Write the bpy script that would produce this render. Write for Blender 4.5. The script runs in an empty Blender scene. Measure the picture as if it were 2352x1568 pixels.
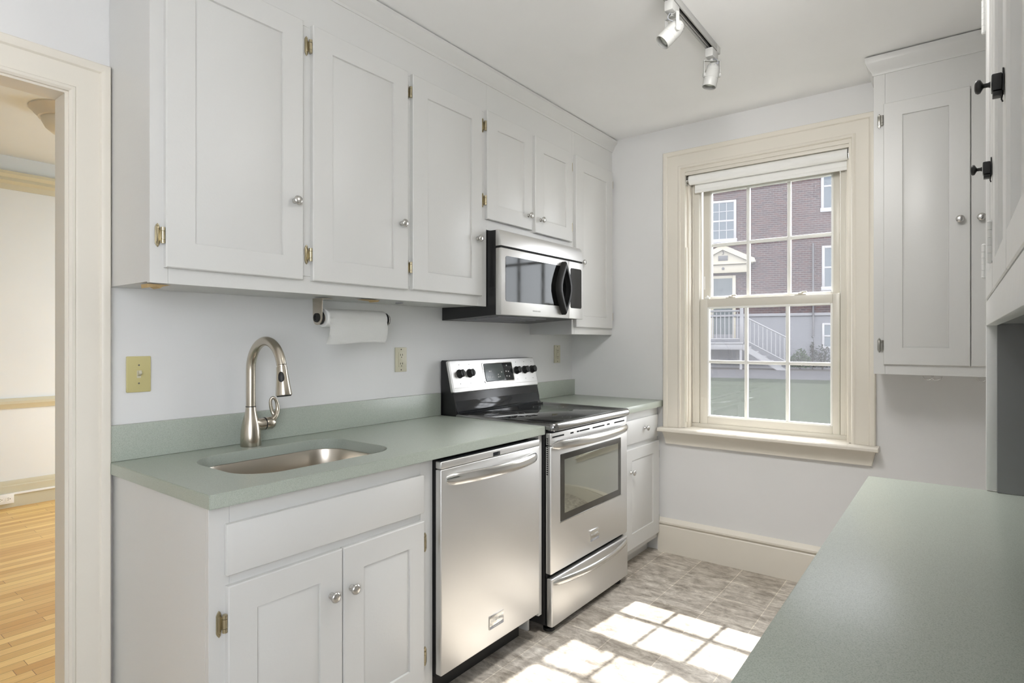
import bpy, bmesh, math, random
from mathutils import Matrix, Vector
random.seed(7)
PI = math.pi
SC = bpy.context.scene
COL = SC.collection

# ------------------------------------------------------------------ materials
def new_mat(name):
    m = bpy.data.materials.new(name); m.use_nodes = True
    nt = m.node_tree
    return m, nt, nt.nodes['Principled BSDF']
def N(nt, t, **kw):
    n = nt.nodes.new(t)
    for k, v in kw.items(): setattr(n, k, v)
    return n
def coords(nt, kind='Object', scale=(1, 1, 1)):
    tc = N(nt, 'ShaderNodeTexCoord'); mp = N(nt, 'ShaderNodeMapping')
    mp.inputs['Scale'].default_value = scale
    nt.links.new(tc.outputs[kind], mp.inputs['Vector'])
    return mp.outputs['Vector']
def add_bump(nt, b, vec, scale, strength, dist=.002, detail=3):
    nz = N(nt, 'ShaderNodeTexNoise'); nz.inputs['Scale'].default_value = scale; nz.inputs['Detail'].default_value = detail
    nt.links.new(vec, nz.inputs['Vector'])
    bp = N(nt, 'ShaderNodeBump'); bp.inputs['Strength'].default_value = strength; bp.inputs['Distance'].default_value = dist
    nt.links.new(nz.outputs['Fac'], bp.inputs['Height']); nt.links.new(bp.outputs['Normal'], b.inputs['Normal'])
    return nz
def paint(name, col, rough=.5, bump=.05, scale=60, var=.03):
    m, nt, b = new_mat(name)
    v = coords(nt)
    nz = add_bump(nt, b, v, scale, bump)
    mx = N(nt, 'ShaderNodeMix', data_type='RGBA')
    n2 = N(nt, 'ShaderNodeTexNoise'); n2.inputs['Scale'].default_value = 3; nt.links.new(v, n2.inputs['Vector'])
    nt.links.new(n2.outputs['Fac'], mx.inputs['Factor'])
    mx.inputs['A'].default_value = (*[c * (1 - var) for c in col], 1); mx.inputs['B'].default_value = (*[min(1, c * (1 + var)) for c in col], 1)
    nt.links.new(mx.outputs['Result'], b.inputs['Base Color'])
    b.inputs['Roughness'].default_value = rough
    return m
def metal(name, col, rough, stretch=None, bump=.02, scale=80):
    m, nt, b = new_mat(name)
    b.inputs['Metallic'].default_value = 1; b.inputs['Base Color'].default_value = (*col, 1); b.inputs['Roughness'].default_value = rough
    v = coords(nt, 'Object', stretch or (1, 1, 1))
    nz = add_bump(nt, b, v, scale, bump, .0008, 4)
    return m
def plain(name, col, rough=.5, metallic=0, spec=.5, coat=0):
    m, nt, b = new_mat(name)
    v = coords(nt); nz = N(nt, 'ShaderNodeTexNoise'); nz.inputs['Scale'].default_value = 25; nt.links.new(v, nz.inputs['Vector'])
    mr = N(nt, 'ShaderNodeMapRange'); mr.inputs['To Min'].default_value = max(0, rough - .03); mr.inputs['To Max'].default_value = min(1, rough + .03)
    nt.links.new(nz.outputs['Fac'], mr.inputs['Value']); nt.links.new(mr.outputs['Result'], b.inputs['Roughness'])
    b.inputs['Base Color'].default_value = (*col, 1); b.inputs['Metallic'].default_value = metallic
    b.inputs['Specular IOR Level'].default_value = spec; b.inputs['Coat Weight'].default_value = coat
    return m

M = {}
M['wall'] = paint('wall_paint', (.735, .735, .733), .6, .08, 90)
M['ceiling'] = paint('ceiling_paint', (.90, .90, .90), .7, .06, 60)
M['white'] = paint('cabinet_paint', (.655, .655, .64), .38, .10, 130, .012)
M['cream'] = paint('trim_paint', (.755, .715, .635), .4, .08, 70, .02)
M['olive'] = paint('dining_trim_paint', (.56, .53, .40), .4, .05, 70)
M['dining_wall'] = paint('dining_wall_paint', (.72, .755, .775), .6, .05, 80)
M['vinyl'] = paint('window_vinyl', (.70, .67, .60), .35, .02, 60, .01)
M['muntin'] = paint('muntin_white', (.86, .86, .83), .35, .02, 60, .01)
M['steel'] = metal('brushed_steel', (.80, .795, .785), .42, (3, 3, 160), .05, 30)
M['steel_h'] = metal('polished_steel', (.74, .735, .72), .17, (160, 3, 160), .02, 20)
M['nickel'] = metal('brushed_nickel', (.56, .51, .43), .27, (4, 4, 120), .03, 30)
M['knob'] = metal('satin_nickel_knob', (.62, .61, .59), .24)
M['pewter'] = metal('aged_pewter', (.36, .35, .32), .32)
M['brass'] = metal('antique_brass', (.50, .44, .30), .33)
M['sinksteel'] = metal('sink_steel', (.60, .55, .48), .30, (4, 160, 4), .04, 30)
M['black'] = plain('black_enamel', (.012, .012, .013), .3)
M['blackmatte'] = plain('black_plastic', (.012, .012, .012), .5)
M['blackgloss'] = plain('black_gloss', (.02, .022, .025), .10, 0, .4)
M['cookglass'] = plain('ceramic_glass', (.015, .015, .015), .05, 0, .7, .2)
M['rim'] = metal('dark_chrome_rim', (.30, .30, .30), .16)
M['dark'] = plain('dark_recess', (.01, .01, .01), .8)
M['greyband'] = plain('oven_window_band', (.055, .052, .045), .25)
M['screen'] = plain('display_glass', (.06, .08, .08), .12)
M['mark'] = plain('printed_mark', (.07, .07, .07), .6)
M['lightmark'] = plain('printed_light_mark', (.62, .62, .60), .5)
M['ring'] = plain('burner_ring_print', (.22, .22, .21), .3)
M['ivory'] = plain('ivory_plastic', (.56, .50, .24), .35)
M['beige'] = plain('beige_plastic', (.60, .57, .44), .35)
M['whiteplastic'] = plain('white_plastic', (.80, .80, .78), .35)
M['slot'] = plain('socket_slot', (.05, .045, .035), .6)
M['spot'] = plain('spotlight_white', (.47, .47, .455), .4)
M['spotglass'] = plain('spot_bulb_glass', (.55, .57, .52), .1, .6)
M['paper'] = paint('paper_towel', (.86, .86, .84), .9, .6, 170, .01)
M['card'] = plain('cardboard', (.55, .45, .33), .8)
M['wood_raw'] = paint('bare_wood', (.55, .40, .20), .7, .2, 60, .15)
M['fabric'] = paint('shade_fabric', (.88, .88, .86), .6, .05, 120, .01)
M['copper'] = metal('faded_hook_steel', (.55, .54, .53), .3)
M['nookgrey'] = paint('nook_dark_grey', (.24, .24, .245), .5, .1, 50)  # even dark grey on the nook's inner surfaces
M['patina'] = paint('worn_white_paint', (.76, .76, .75), .35, .35, 35, .02)

# speckled green solid-surface
def counter_mat():
    m, nt, b = new_mat('green_speckled_countertop'); v = coords(nt)
    n1 = N(nt, 'ShaderNodeTexNoise'); n1.inputs['Scale'].default_value = 620; n1.inputs['Detail'].default_value = 2; nt.links.new(v, n1.inputs['Vector'])
    r = N(nt, 'ShaderNodeValToRGB'); e = r.color_ramp.elements
    e[0].position = .30; e[0].color = (.29, .32, .275, 1); e[1].position = .62; e[1].color = (.445, .485, .43, 1)
    x = e.new(.44); x.color = (.385, .425, .37, 1)
    nt.links.new(n1.outputs['Fac'], r.inputs['Fac']); nt.links.new(r.outputs['Color'], b.inputs['Base Color'])
    b.inputs['Roughness'].default_value = .30
    return m
M['counter'] = counter_mat()

def tile_mat():
    m, nt, b = new_mat('vinyl_stone_tile')
    tc = N(nt, 'ShaderNodeTexCoord'); mp = N(nt, 'ShaderNodeMapping'); mp.inputs['Location'].default_value = (-.667 + .231 * 10, -2.285 + .231 * 20, 0)
    nt.links.new(tc.outputs['Object'], mp.inputs['Vector'])
    br = N(nt, 'ShaderNodeTexBrick'); br.offset = 0; br.squash = 1
    br.inputs['Scale'].default_value = 1; br.inputs['Brick Width'].default_value = .231; br.inputs['Row Height'].default_value = .231
    br.inputs['Mortar Size'].default_value = .0022; br.inputs['Mortar Smooth'].default_value = .3; br.inputs['Bias'].default_value = 0
    br.inputs['Color1'].default_value = (.74, .72, .69, 1); br.inputs['Color2'].default_value = (1, 1, 1, 1); br.inputs['Mortar'].default_value = (1.25, 1.24, 1.2, 1)
    nt.links.new(mp.outputs['Vector'], br.inputs['Vector'])
    n1 = N(nt, 'ShaderNodeTexNoise'); n1.inputs['Scale'].default_value = 11; n1.inputs['Detail'].default_value = 12; n1.inputs['Roughness'].default_value = .76; n1.inputs['Distortion'].default_value = .35
    mp2 = N(nt, 'ShaderNodeMapping'); mp2.inputs['Scale'].default_value = (1, 1.9, 1); nt.links.new(tc.outputs['Object'], mp2.inputs['Vector']); nt.links.new(mp2.outputs['Vector'], n1.inputs['Vector'])
    r = N(nt, 'ShaderNodeValToRGB'); e = r.color_ramp.elements
    e[0].position = .36; e[0].color = (.27, .235, .195, 1); e[1].position = .66; e[1].color = (.82, .78, .71, 1)
    x = e.new(.5); x.color = (.52, .475, .415, 1)
    nt.links.new(n1.outputs['Fac'], r.inputs['Fac'])
    mx = N(nt, 'ShaderNodeMix', data_type='RGBA', blend_type='MULTIPLY'); mx.inputs['Factor'].default_value = 1
    nt.links.new(r.outputs['Color'], mx.inputs['A']); nt.links.new(br.outputs['Color'], mx.inputs['B'])
    nt.links.new(mx.outputs['Result'], b.inputs['Base Color']); b.inputs['Roughness'].default_value = .42
    bp = N(nt, 'ShaderNodeBump'); bp.inputs['Strength'].default_value = .25; bp.inputs['Distance'].default_value = .002
    nt.links.new(n1.outputs['Fac'], bp.inputs['Height']); nt.links.new(bp.outputs['Normal'], b.inputs['Normal'])
    return m
M['tile'] = tile_mat()

def oak_mat():
    m, nt, b = new_mat('oak_strip_floor')
    tc = N(nt, 'ShaderNodeTexCoord'); sp = N(nt, 'ShaderNodeSeparateXYZ'); cb = N(nt, 'ShaderNodeCombineXYZ')
    nt.links.new(tc.outputs['Object'], sp.inputs['Vector']); nt.links.new(sp.outputs['Y'], cb.inputs['X']); nt.links.new(sp.outputs['X'], cb.inputs['Y'])
    mp = N(nt, 'ShaderNodeMapping'); mp.inputs['Location'].default_value = (20, 20, 0); nt.links.new(cb.outputs['Vector'], mp.inputs['Vector'])
    br = N(nt, 'ShaderNodeTexBrick'); br.offset = .37; br.offset_frequency = 3; br.squash = .7; br.squash_frequency = 2
    br.inputs['Scale'].default_value = 1; br.inputs['Brick Width'].default_value = .8; br.inputs['Row Height'].default_value = .057
    br.inputs['Mortar Size'].default_value = .0012; br.inputs['Mortar Smooth'].default_value = .2
    br.inputs['Color1'].default_value = (.66, .37, .115, 1); br.inputs['Color2'].default_value = (.92, .66, .27, 1); br.inputs['Mortar'].default_value = (.30, .15, .05, 1)
    nt.links.new(mp.outputs['Vector'], br.inputs['Vector'])
    mp2 = N(nt, 'ShaderNodeMapping'); mp2.inputs['Scale'].default_value = (2, 40, 1); nt.links.new(mp.outputs['Vector'], mp2.inputs['Vector'])
    nz = N(nt, 'ShaderNodeTexNoise'); nz.inputs['Scale'].default_value = 3; nz.inputs['Detail'].default_value = 5; nt.links.new(mp2.outputs['Vector'], nz.inputs['Vector'])
    r = N(nt, 'ShaderNodeValToRGB'); r.color_ramp.elements[0].color = (.80, .74, .62, 1); r.color_ramp.elements[1].color = (1.1, 1.1, 1.08, 1)
    nt.links.new(nz.outputs['Fac'], r.inputs['Fac'])
    mx = N(nt, 'ShaderNodeMix', data_type='RGBA', blend_type='MULTIPLY'); mx.inputs['Factor'].default_value = 1
    nt.links.new(br.outputs['Color'], mx.inputs['A']); nt.links.new(r.outputs['Color'], mx.inputs['B'])
    nt.links.new(mx.outputs['Result'], b.inputs['Base Color']); b.inputs['Roughness'].default_value = .35
    return m
M['oak'] = oak_mat()

def brick_mat():
    m, nt, b = new_mat('red_brick')
    tc = N(nt, 'ShaderNodeTexCoord'); sp = N(nt, 'ShaderNodeSeparateXYZ'); cb = N(nt, 'ShaderNodeCombineXYZ')
    nt.links.new(tc.outputs['Object'], sp.inputs['Vector']); nt.links.new(sp.outputs['X'], cb.inputs['X']); nt.links.new(sp.outputs['Z'], cb.inputs['Y'])
    mp = N(nt, 'ShaderNodeMapping'); mp.inputs['Location'].default_value = (30, 10, 0); nt.links.new(cb.outputs['Vector'], mp.inputs['Vector'])
    br = N(nt, 'ShaderNodeTexBrick'); br.inputs['Scale'].default_value = 1; br.inputs['Brick Width'].default_value = .215; br.inputs['Row Height'].default_value = .082
    br.inputs['Mortar Size'].default_value = .008; br.inputs['Color1'].default_value = (0.0405, 0.0234, 0.0225, 1); br.inputs['Color2'].default_value = (0.0255, 0.0180, 0.0195, 1); br.inputs['Mortar'].default_value = (0.0660, 0.0630, 0.0645, 1)
    nt.links.new(mp.outputs['Vector'], br.inputs['Vector']); nt.links.new(br.outputs['Color'], b.inputs['Base Color'])
    b.inputs['Roughness'].default_value = .9
    return m
M['brick'] = brick_mat()
def brickpaint_mat():
    m, nt, b = new_mat('painted_brick')
    tc = N(nt, 'ShaderNodeTexCoord'); sp = N(nt, 'ShaderNodeSeparateXYZ'); cb = N(nt, 'ShaderNodeCombineXYZ')
    nt.links.new(tc.outputs['Object'], sp.inputs['Vector']); nt.links.new(sp.outputs['X'], cb.inputs['X']); nt.links.new(sp.outputs['Z'], cb.inputs['Y'])
    mp = N(nt, 'ShaderNodeMapping'); mp.inputs['Location'].default_value = (30, 10, 0); nt.links.new(cb.outputs['Vector'], mp.inputs['Vector'])
    br = N(nt, 'ShaderNodeTexBrick'); br.inputs['Scale'].default_value = 1; br.inputs['Brick Width'].default_value = .215; br.inputs['Row Height'].default_value = .082
    br.inputs['Mortar Size'].default_value = .008; br.inputs['Color1'].default_value = (0.0750, 0.0765, 0.0840, 1); br.inputs['Color2'].default_value = (0.0810, 0.0825, 0.0900, 1); br.inputs['Mortar'].default_value = (0.0630, 0.0645, 0.0735, 1)
    nt.links.new(mp.outputs['Vector'], br.inputs['Vector']); nt.links.new(br.outputs['Color'], b.inputs['Base Color'])
    b.inputs['Roughness'].default_value = .8
    return m
M['brickpaint'] = brickpaint_mat()
M['lawn'] = paint('lawn_grass', (.0080, .0118, .0058), .95, .8, 30, .35)
M['asphalt'] = paint('asphalt', (.028, .028, .031), .9, .5, 40, .12)
M['soil'] = paint('garden_soil', (.018, .0155, .014), .95, .8, 20, .4)
M['leaf'] = paint('shrub_leaf', (.013, .024, .009), .7, .2, 40, .3)
M['leafdark'] = paint('dark_shrub_leaf', (.010, .013, .010), .7, .2, 40, .3)
M['farframe'] = paint('far_window_frame_paint', (.125, .125, .130), .5, .05, 40)
M['porchwhite'] = paint('porch_paint', (.082, .082, .087), .5, .05, 40)
M['porchcream'] = paint('porch_cream_paint', (.15, .137, .105), .5, .05, 40)
M['farglass'] = plain('far_window_glass', (.035, .045, .055), .08, 0, .22)
M['darkdoor'] = plain('storm_door_glass', (.03, .037, .04), .15, 0, .2)
M['roofing'] = paint('roof_slate', (.10, .10, .11), .8, .3, 20, .2)
M['pipe'] = plain('dark_downpipe', (.022, .022, .025), .6)
M['conduit'] = plain('downpipe_grey', (.30, .31, .34), .5)

for k_ in ('lawn', 'asphalt', 'soil', 'leaf', 'leafdark', 'brick', 'brickpaint', 'roofing'):
    M[k_].node_tree.nodes['Principled BSDF'].inputs['Specular IOR Level'].default_value = .05
def glass_mat(name, tint=(1, 1, 1), gloss=.08, haze=.06, rough=.01):
    m = bpy.data.materials.new(name); m.use_nodes = True; nt = m.node_tree; nt.nodes.clear()
    out = N(nt, 'ShaderNodeOutputMaterial'); tr = N(nt, 'ShaderNodeBsdfTransparent'); tr.inputs['Color'].default_value = (*tint, 1)
    gl = N(nt, 'ShaderNodeBsdfGlossy'); gl.inputs['Roughness'].default_value = rough
    df = N(nt, 'ShaderNodeBsdfTranslucent'); df.inputs['Color'].default_value = (.9, .9, .95, 1)
    nz = N(nt, 'ShaderNodeTexNoise'); nz.inputs['Scale'].default_value = 4; tc = N(nt, 'ShaderNodeTexCoord'); nt.links.new(tc.outputs['Object'], nz.inputs['Vector'])
    mr = N(nt, 'ShaderNodeMapRange'); mr.inputs['To Min'].default_value = haze * .8; mr.inputs['To Max'].default_value = haze * 1.2; nt.links.new(nz.outputs['Fac'], mr.inputs['Value'])
    m1 = N(nt, 'ShaderNodeMixShader'); m1.inputs['Fac'].default_value = gloss
    nt.links.new(tr.outputs[0], m1.inputs[1]); nt.links.new(gl.outputs[0], m1.inputs[2])
    m2 = N(nt, 'ShaderNodeMixShader'); nt.links.new(mr.outputs['Result'], m2.inputs['Fac'])
    nt.links.new(m1.outputs[0], m2.inputs[1]); nt.links.new(df.outputs[0], m2.inputs[2])
    nt.links.new(m2.outputs[0], out.inputs['Surface'])
    return m
M['glass'] = glass_mat('window_glass', gloss=.03, haze=.02)
M['ovenglass'] = plain('oven_window_glass', (.46, .47, .42), .06, .85, .5)
M['mwglass'] = plain('microwave_window_glass', (.028, .029, .029), .06, .85, .2)
def lampglass():
    m, nt, b = new_mat('frosted_lamp_glass'); b.inputs['Base Color'].default_value = (.80, .77, .68, 1); b.inputs['Roughness'].default_value = .35
    return m
M['lampglass'] = lampglass()

# ------------------------------------------------------------------ mesh builder
def smooth_path(P, R=None, k=5):
    P = [Vector(p) for p in P]; out, ro = [], []
    for i in range(len(P)-1):
        a, b, c, d = P[max(i-1, 0)], P[i], P[i+1], P[min(i+2, len(P)-1)]
        for j in range(k):
            t = j/k; out.append(.5*((2*b) + (c-a)*t + (2*a-5*b+4*c-d)*t*t + (3*b-a-3*c+d)*t*t*t))
            if R: ro.append(R[i]+(R[i+1]-R[i])*t)
    out.append(P[-1])
    if R: ro.append(R[-1]); return out, ro
    return out
class MB:
    def __init__(s): s.bm = bmesh.new()
    def merge(s, bm2):
        me = bpy.data.meshes.new('tmp'); bm2.to_mesh(me); bm2.free(); s.bm.from_mesh(me); bpy.data.meshes.remove(me); return s
    def box(s, x0, x1, y0, y1, z0, z1, bev=0, seg=2):
        b = bmesh.new()
        bmesh.ops.create_cube(b, size=1, matrix=Matrix.Translation(((x0+x1)/2, (y0+y1)/2, (z0+z1)/2)) @ Matrix.Diagonal((abs(x1-x0), abs(y1-y0), abs(z1-z0), 1)))
        if bev > 0: bmesh.ops.bevel(b, geom=b.edges[:], offset=bev, segments=seg, profile=.5, affect='EDGES')
        return s.merge(b)
    def prism(s, pts, axis, a0, a1, bev=0, seg=2):
        # pts 2D in the plane of the other two axes (order X,Y,Z without axis)
        b = bmesh.new()
        def P(p, a):
            q = list(p); q.insert('XYZ'.index(axis), a); return q
        lo = [b.verts.new(P(p, a0)) for p in pts]; hi = [b.verts.new(P(p, a1)) for p in pts]
        n = len(pts)
        f0 = b.faces.new(lo); f1 = b.faces.new(hi[::-1])
        for i in range(n): b.faces.new((lo[i], lo[(i+1) % n], hi[(i+1) % n], hi[i]))
        bmesh.ops.recalc_face_normals(b, faces=b.faces[:])
        if bev > 0:
            es = list({e for f in (f0, f1) for e in f.edges}); bmesh.ops.bevel(b, geom=es, offset=bev, segments=seg, profile=.5, affect='EDGES')
        return s.merge(b)
    def lathe(s, prof, org, axis, n=28):
        # prof: (radius, height) along axis
        ax = Vector(axis).normalized(); u = ax.orthogonal().normalized(); w = ax.cross(u); o = Vector(org); b = s.bm
        rings = []
        for r, h in prof:
            c = o + ax * h
            if r < 1e-6: rings.append([b.verts.new(c)])
            else: rings.append([b.verts.new(c + (u * math.cos(2*PI*i/n) + w * math.sin(2*PI*i/n)) * r) for i in range(n)])
        for A, B in zip(rings, rings[1:]):
            if len(A) == 1 and len(B) == 1: continue
            for i in range(n):
                j = (i+1) % n
                if len(A) == 1: b.faces.new((A[0], B[i], B[j]))
                elif len(B) == 1: b.faces.new((A[i], A[j], B[0]))
                else: b.faces.new((A[i], A[j], B[j], B[i]))
        for R in (rings[0], rings[-1]):
            if len(R) > 1: b.faces.new(R)
        return s
    def cyl(s, p0, p1, r, r1=None, n=20):
        p0 = Vector(p0); p1 = Vector(p1); return s.lathe([(r, 0), (r if r1 is None else r1, (p1-p0).length)], p0, p1-p0, n)
    def tube(s, pts, rad, n=12, flat=None):
        # round (or elliptical via flat=(ra,rb,refvec)) tube along pts
        P = [Vector(p) for p in pts]; b = s.bm; rings = []
        ref = None
        for i, p in enumerate(P):
            t = (P[min(i+1, len(P)-1)] - P[max(i-1, 0)]).normalized()
            if flat: u = Vector(flat).normalized(); u = (u - t*u.dot(t)).normalized()
            elif ref is None: u = t.orthogonal().normalized()
            else: u = (ref - t*ref.dot(t)).normalized()
            ref = u; w = t.cross(u)
            r = rad[i] if isinstance(rad, list) else rad
            ra, rb = r if isinstance(r, tuple) else (r, r)
            rings.append([b.verts.new(p + u*math.cos(2*PI*k/n)*ra + w*math.sin(2*PI*k/n)*rb) for k in range(n)])
        for A, B in zip(rings, rings[1:]):
            for i in range(n): b.faces.new((A[i], A[(i+1) % n], B[(i+1) % n], B[i]))
        b.faces.new(rings[0]); b.faces.new(rings[-1])
        return s
    def plate_hole(s, outer, inner, z0, z1):
        # horizontal slab with one hole (2D loops in XY)
        b = bmesh.new()
        def loop(pts, z):
            v = [b.verts.new((x, y, z)) for x, y in pts]; return v, [b.edges.new((v[i], v[(i+1) % len(v)])) for i in range(len(v))]
        for z in (z0, z1):
            vo, eo = loop(outer, z); vi, ei = loop(inner, z)
            bmesh.ops.triangle_fill(b, edges=eo+ei, use_beauty=True)
            if z == z0: A, Bn = vo, vi
            else:
                for L0, L1 in ((A, vo), (Bn, vi)):
                    n = len(L0)
                    for i in range(n): b.faces.new((L0[i], L0[(i+1) % n], L1[(i+1) % n], L1[i]))
        bmesh.ops.recalc_face_normals(b, faces=b.faces[:])
        return s.merge(b)
    def xf(s, mat): bmesh.ops.transform(s.bm, matrix=mat, verts=s.bm.verts[:]); return s
    def mesh(s, name, mat, smooth=32):
        bmesh.ops.recalc_face_normals(s.bm, faces=s.bm.faces[:])
        for f in s.bm.faces: f.smooth = smooth > 0
        if smooth > 0:
            for e in s.bm.edges:
                if len(e.link_faces) == 2 and e.calc_face_angle(0) > math.radians(smooth): e.smooth = False
        me = bpy.data.meshes.new(name); s.bm.to_mesh(me); s.bm.free(); me.materials.append(mat)
        return me
    def build(s, name, mat, parent=None, smooth=32): return link(name, s.mesh(name, mat, smooth), parent)

WM = {}
def link(name, me, parent=None, mw=None):
    o = bpy.data.objects.new(name, me); COL.objects.link(o)
    mw = mw or Matrix.Identity(4); o.matrix_basis = mw; WM[o.name] = mw
    if parent is not None:
        o.parent = parent; o.matrix_parent_inverse = WM[parent.name].inverted()
    return o
def tag(o, label, cat, group=None, kind=None):
    o['label'] = label; o['category'] = cat
    if group: o['group'] = group
    if kind: o['kind'] = kind
    return o
def thing(name, loc, label, cat, group=None, rz=0):
    o = bpy.data.objects.new(name, None); COL.objects.link(o); o.empty_display_size = .05
    mw = Matrix.Translation(loc) @ Matrix.Rotation(rz, 4, 'Z'); o.matrix_basis = mw; WM[o.name] = mw
    return tag(o, label, cat, group)
def struct(name, mb, mat, label, cat, smooth=32):
    o = mb.build(name, mat, None, smooth); return tag(o, label, cat, None, 'structure')
def lab(o, t): o['label'] = t; return o
def frame_mat(org, a, b, c):
    # columns: local x->a, y->b, z->c
    m = Matrix.Identity(4)
    for i, v in enumerate((a, b, c)):
        for r in range(3): m[r][i] = v[r]
    m.translation = org; return m
XP, YP, ZP = Vector((1, 0, 0)), Vector((0, 1, 0)), Vector((0, 0, 1))
def rrect(x0, x1, y0, y1, r, n=8):
    out = []
    rs = r if isinstance(r, (list, tuple)) else (r,)*4
    for (cx, cy, a0), q in zip(((x1, y1, 0), (x0, y1, 90), (x0, y0, 180), (x1, y0, 270)), rs):
        ccx = cx - q if cx == x1 else cx + q; ccy = cy - q if cy == y1 else cy + q
        for i in range(n+1):
            a = math.radians(a0 + 90*i/n); out.append((ccx + q*math.cos(a), ccy + q*math.sin(a)))
    return out

def text_mesh(txt, size, depth=.0003):
    cu = bpy.data.curves.new('lettering', 'FONT'); cu.body = txt; cu.size = size; cu.extrude = depth; cu.align_x = 'CENTER'; cu.align_y = 'CENTER'
    ob = bpy.data.objects.new('lettering_tmp', cu); COL.objects.link(ob)
    dg = bpy.context.evaluated_depsgraph_get(); me = bpy.data.meshes.new_from_object(ob.evaluated_get(dg))
    bpy.data.objects.remove(ob); bpy.data.curves.remove(cu)
    return me
def lettering(txt, size, mw, mat, parent, width=None):
    me = text_mesh(txt, size)
    if width:
        xs = [v.co.x for v in me.vertices]; k = width/(max(xs)-min(xs))
        for v in me.vertices: v.co.x *= k
    me.materials.clear(); me.materials.append(mat)
    return link('lettering', me, parent, mw)

# ------------------------------------------------------------------ shared meshes
def panel_mesh(w, h, t, marg, rec=.007, slope=.010, ch=.003):
    """cabinet door: x width, y outward, z up, origin at lower corner of the back"""
    l, r, bt, tp = marg
    b = bmesh.new()
    def rect(x0, x1, z0, z1, y): return [b.verts.new(p) for p in ((x0, y, z0), (x1, y, z0), (x1, y, z1), (x0, y, z1))]
    R = [rect(0, w, 0, h, 0), rect(0, w, 0, h, t-ch), rect(ch, w-ch, ch, h-ch, t),
         rect(l, w-r, bt, h-tp, t), rect(l+.0015, w-r-.0015, bt+.0015, h-tp-.0015, t-rec), rect(l+slope, w-r-slope, bt+slope, h-tp-slope, t-rec*.55)]
    for A, B in zip(R, R[1:]):
        for i in range(4): b.faces.new((A[i], A[(i+1) % 4], B[(i+1) % 4], B[i]))
    b.faces.new(R[0]); b.faces.new(R[-1])
    m = MB(); m.merge(b); return m
def mk_knob():
    return MB().lathe([(.0095, 0), (.0095, .003), (.006, .006), (.0055, .013), (.009, .016), (.0145, .019), (.0158, .023), (.0145, .0265), (.009, .029), (0, .0297)], (0, 0, 0), (0, 1, 0), 24).mesh('knob', M['knob'], 60)
def mk_hinge(mat):
    m = MB()
    pl = [(-.022, 0), (-.0165, .029), (-.0145, .033), (-.0125, .029), (-.0095, .020), (-.0095, -.020), (-.0125, -.029), (-.0145, -.033), (-.0165, -.029)]
    pl = [(-.0235, -.022), (-.0205, -.029), (-.0165, -.034), (-.0125, -.029), (-.0105, -.021), (-.0105, .021), (-.0125, .029), (-.0165, .034), (-.0205, .029), (-.0235, .022)]
    m.prism([(x, z) for x, z in pl], 'Y', 0, .0035, .001)
    m.box(-.021, -.013, .0035, .005, -.019, .019, .001)
    m.box(-.011, -.002, 0, .006, -.016, .016, .001)
    for z0, z1 in ((-.0225, -.0125), (-.0115, .0115), (.0125, .0225)): m.cyl((-.005, .0095, z0), (-.005, .0095, z1), .0062, n=14)
    for z in (-.0275, .0275): m.lathe([(.0035, 0), (.003, .0015), (0, .002)], (-.0168, .0032, z), (0, 1, 0), 10)
    return m.mesh('hinge', mat)
KNOB = mk_knob(); HINGE = mk_hinge(M['brass']); HINGE_W = mk_hinge(M['pewter'])
FX = dict(L=(YP, XP, ZP), F=(XP, -YP, ZP), R=(-YP, -XP, ZP))   # a, outward, up per wall
def Mx(wall, org, flip=1):
    a, b, c = FX[wall]; return frame_mat(Vector(org), a*flip, b, c)

def cab_door(parent, wall, org, w, h, marg, knob=None, hinges=(), hside=0, t=.018, hmesh=None, name='door'):
    """org world position of lower corner; knob (a, z); hinges z list; hside 0 = at a=0, 1 = at a=w"""
    mw = Mx(wall, org)
    d = link(name, panel_mesh(w, h, t, marg).mesh(name, M['white'], 25), parent, mw)
    a, b, c = FX[wall]; o = Vector(org)
    if knob:
        k = link('knob', KNOB, d, Mx(wall, o + a*knob[0] + b*t + c*knob[1])); lab(k, 'satin nickel round knob')
    for z in hinges:
        e = o + a*(0 if hside == 0 else w) + c*z
        hh = link('hinge', hmesh or HINGE, d, Mx(wall, e, 1 if hside == 0 else -1)); lab(hh, 'brass face-mounted hinge')
    return d

# ------------------------------------------------------------------ room shell
L = 2.745; H = 2.586; XW = 2.62; YB = -2.9; WT = .08
struct('floor', MB().box(-.06, XW+.1, YB-.1, L+.1, -.06, 0), M['tile'], 'taupe stone-look vinyl tile floor with a sunlit patch', 'floor')
struct('ceiling', MB().box(0, XW+.1, YB-.1, L+.1, H, H+.10), M['ceiling'], 'smooth white kitchen ceiling', 'ceiling')
# left wall with doorway
DY0, DY1, DZ = -1.02, -.113, 2.02
w = MB(); w.box(-WT, 0, DY1, L+.1, 0, H+.35); w.box(-WT, 0, YB-.1, DY0, 0, H+.35); w.box(-WT, 0, DY0, DY1, DZ, H+.35)
struct('wall_left', w, M['wall'], 'pale grey wall behind the sink, stove and upper cabinets', 'wall')
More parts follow.
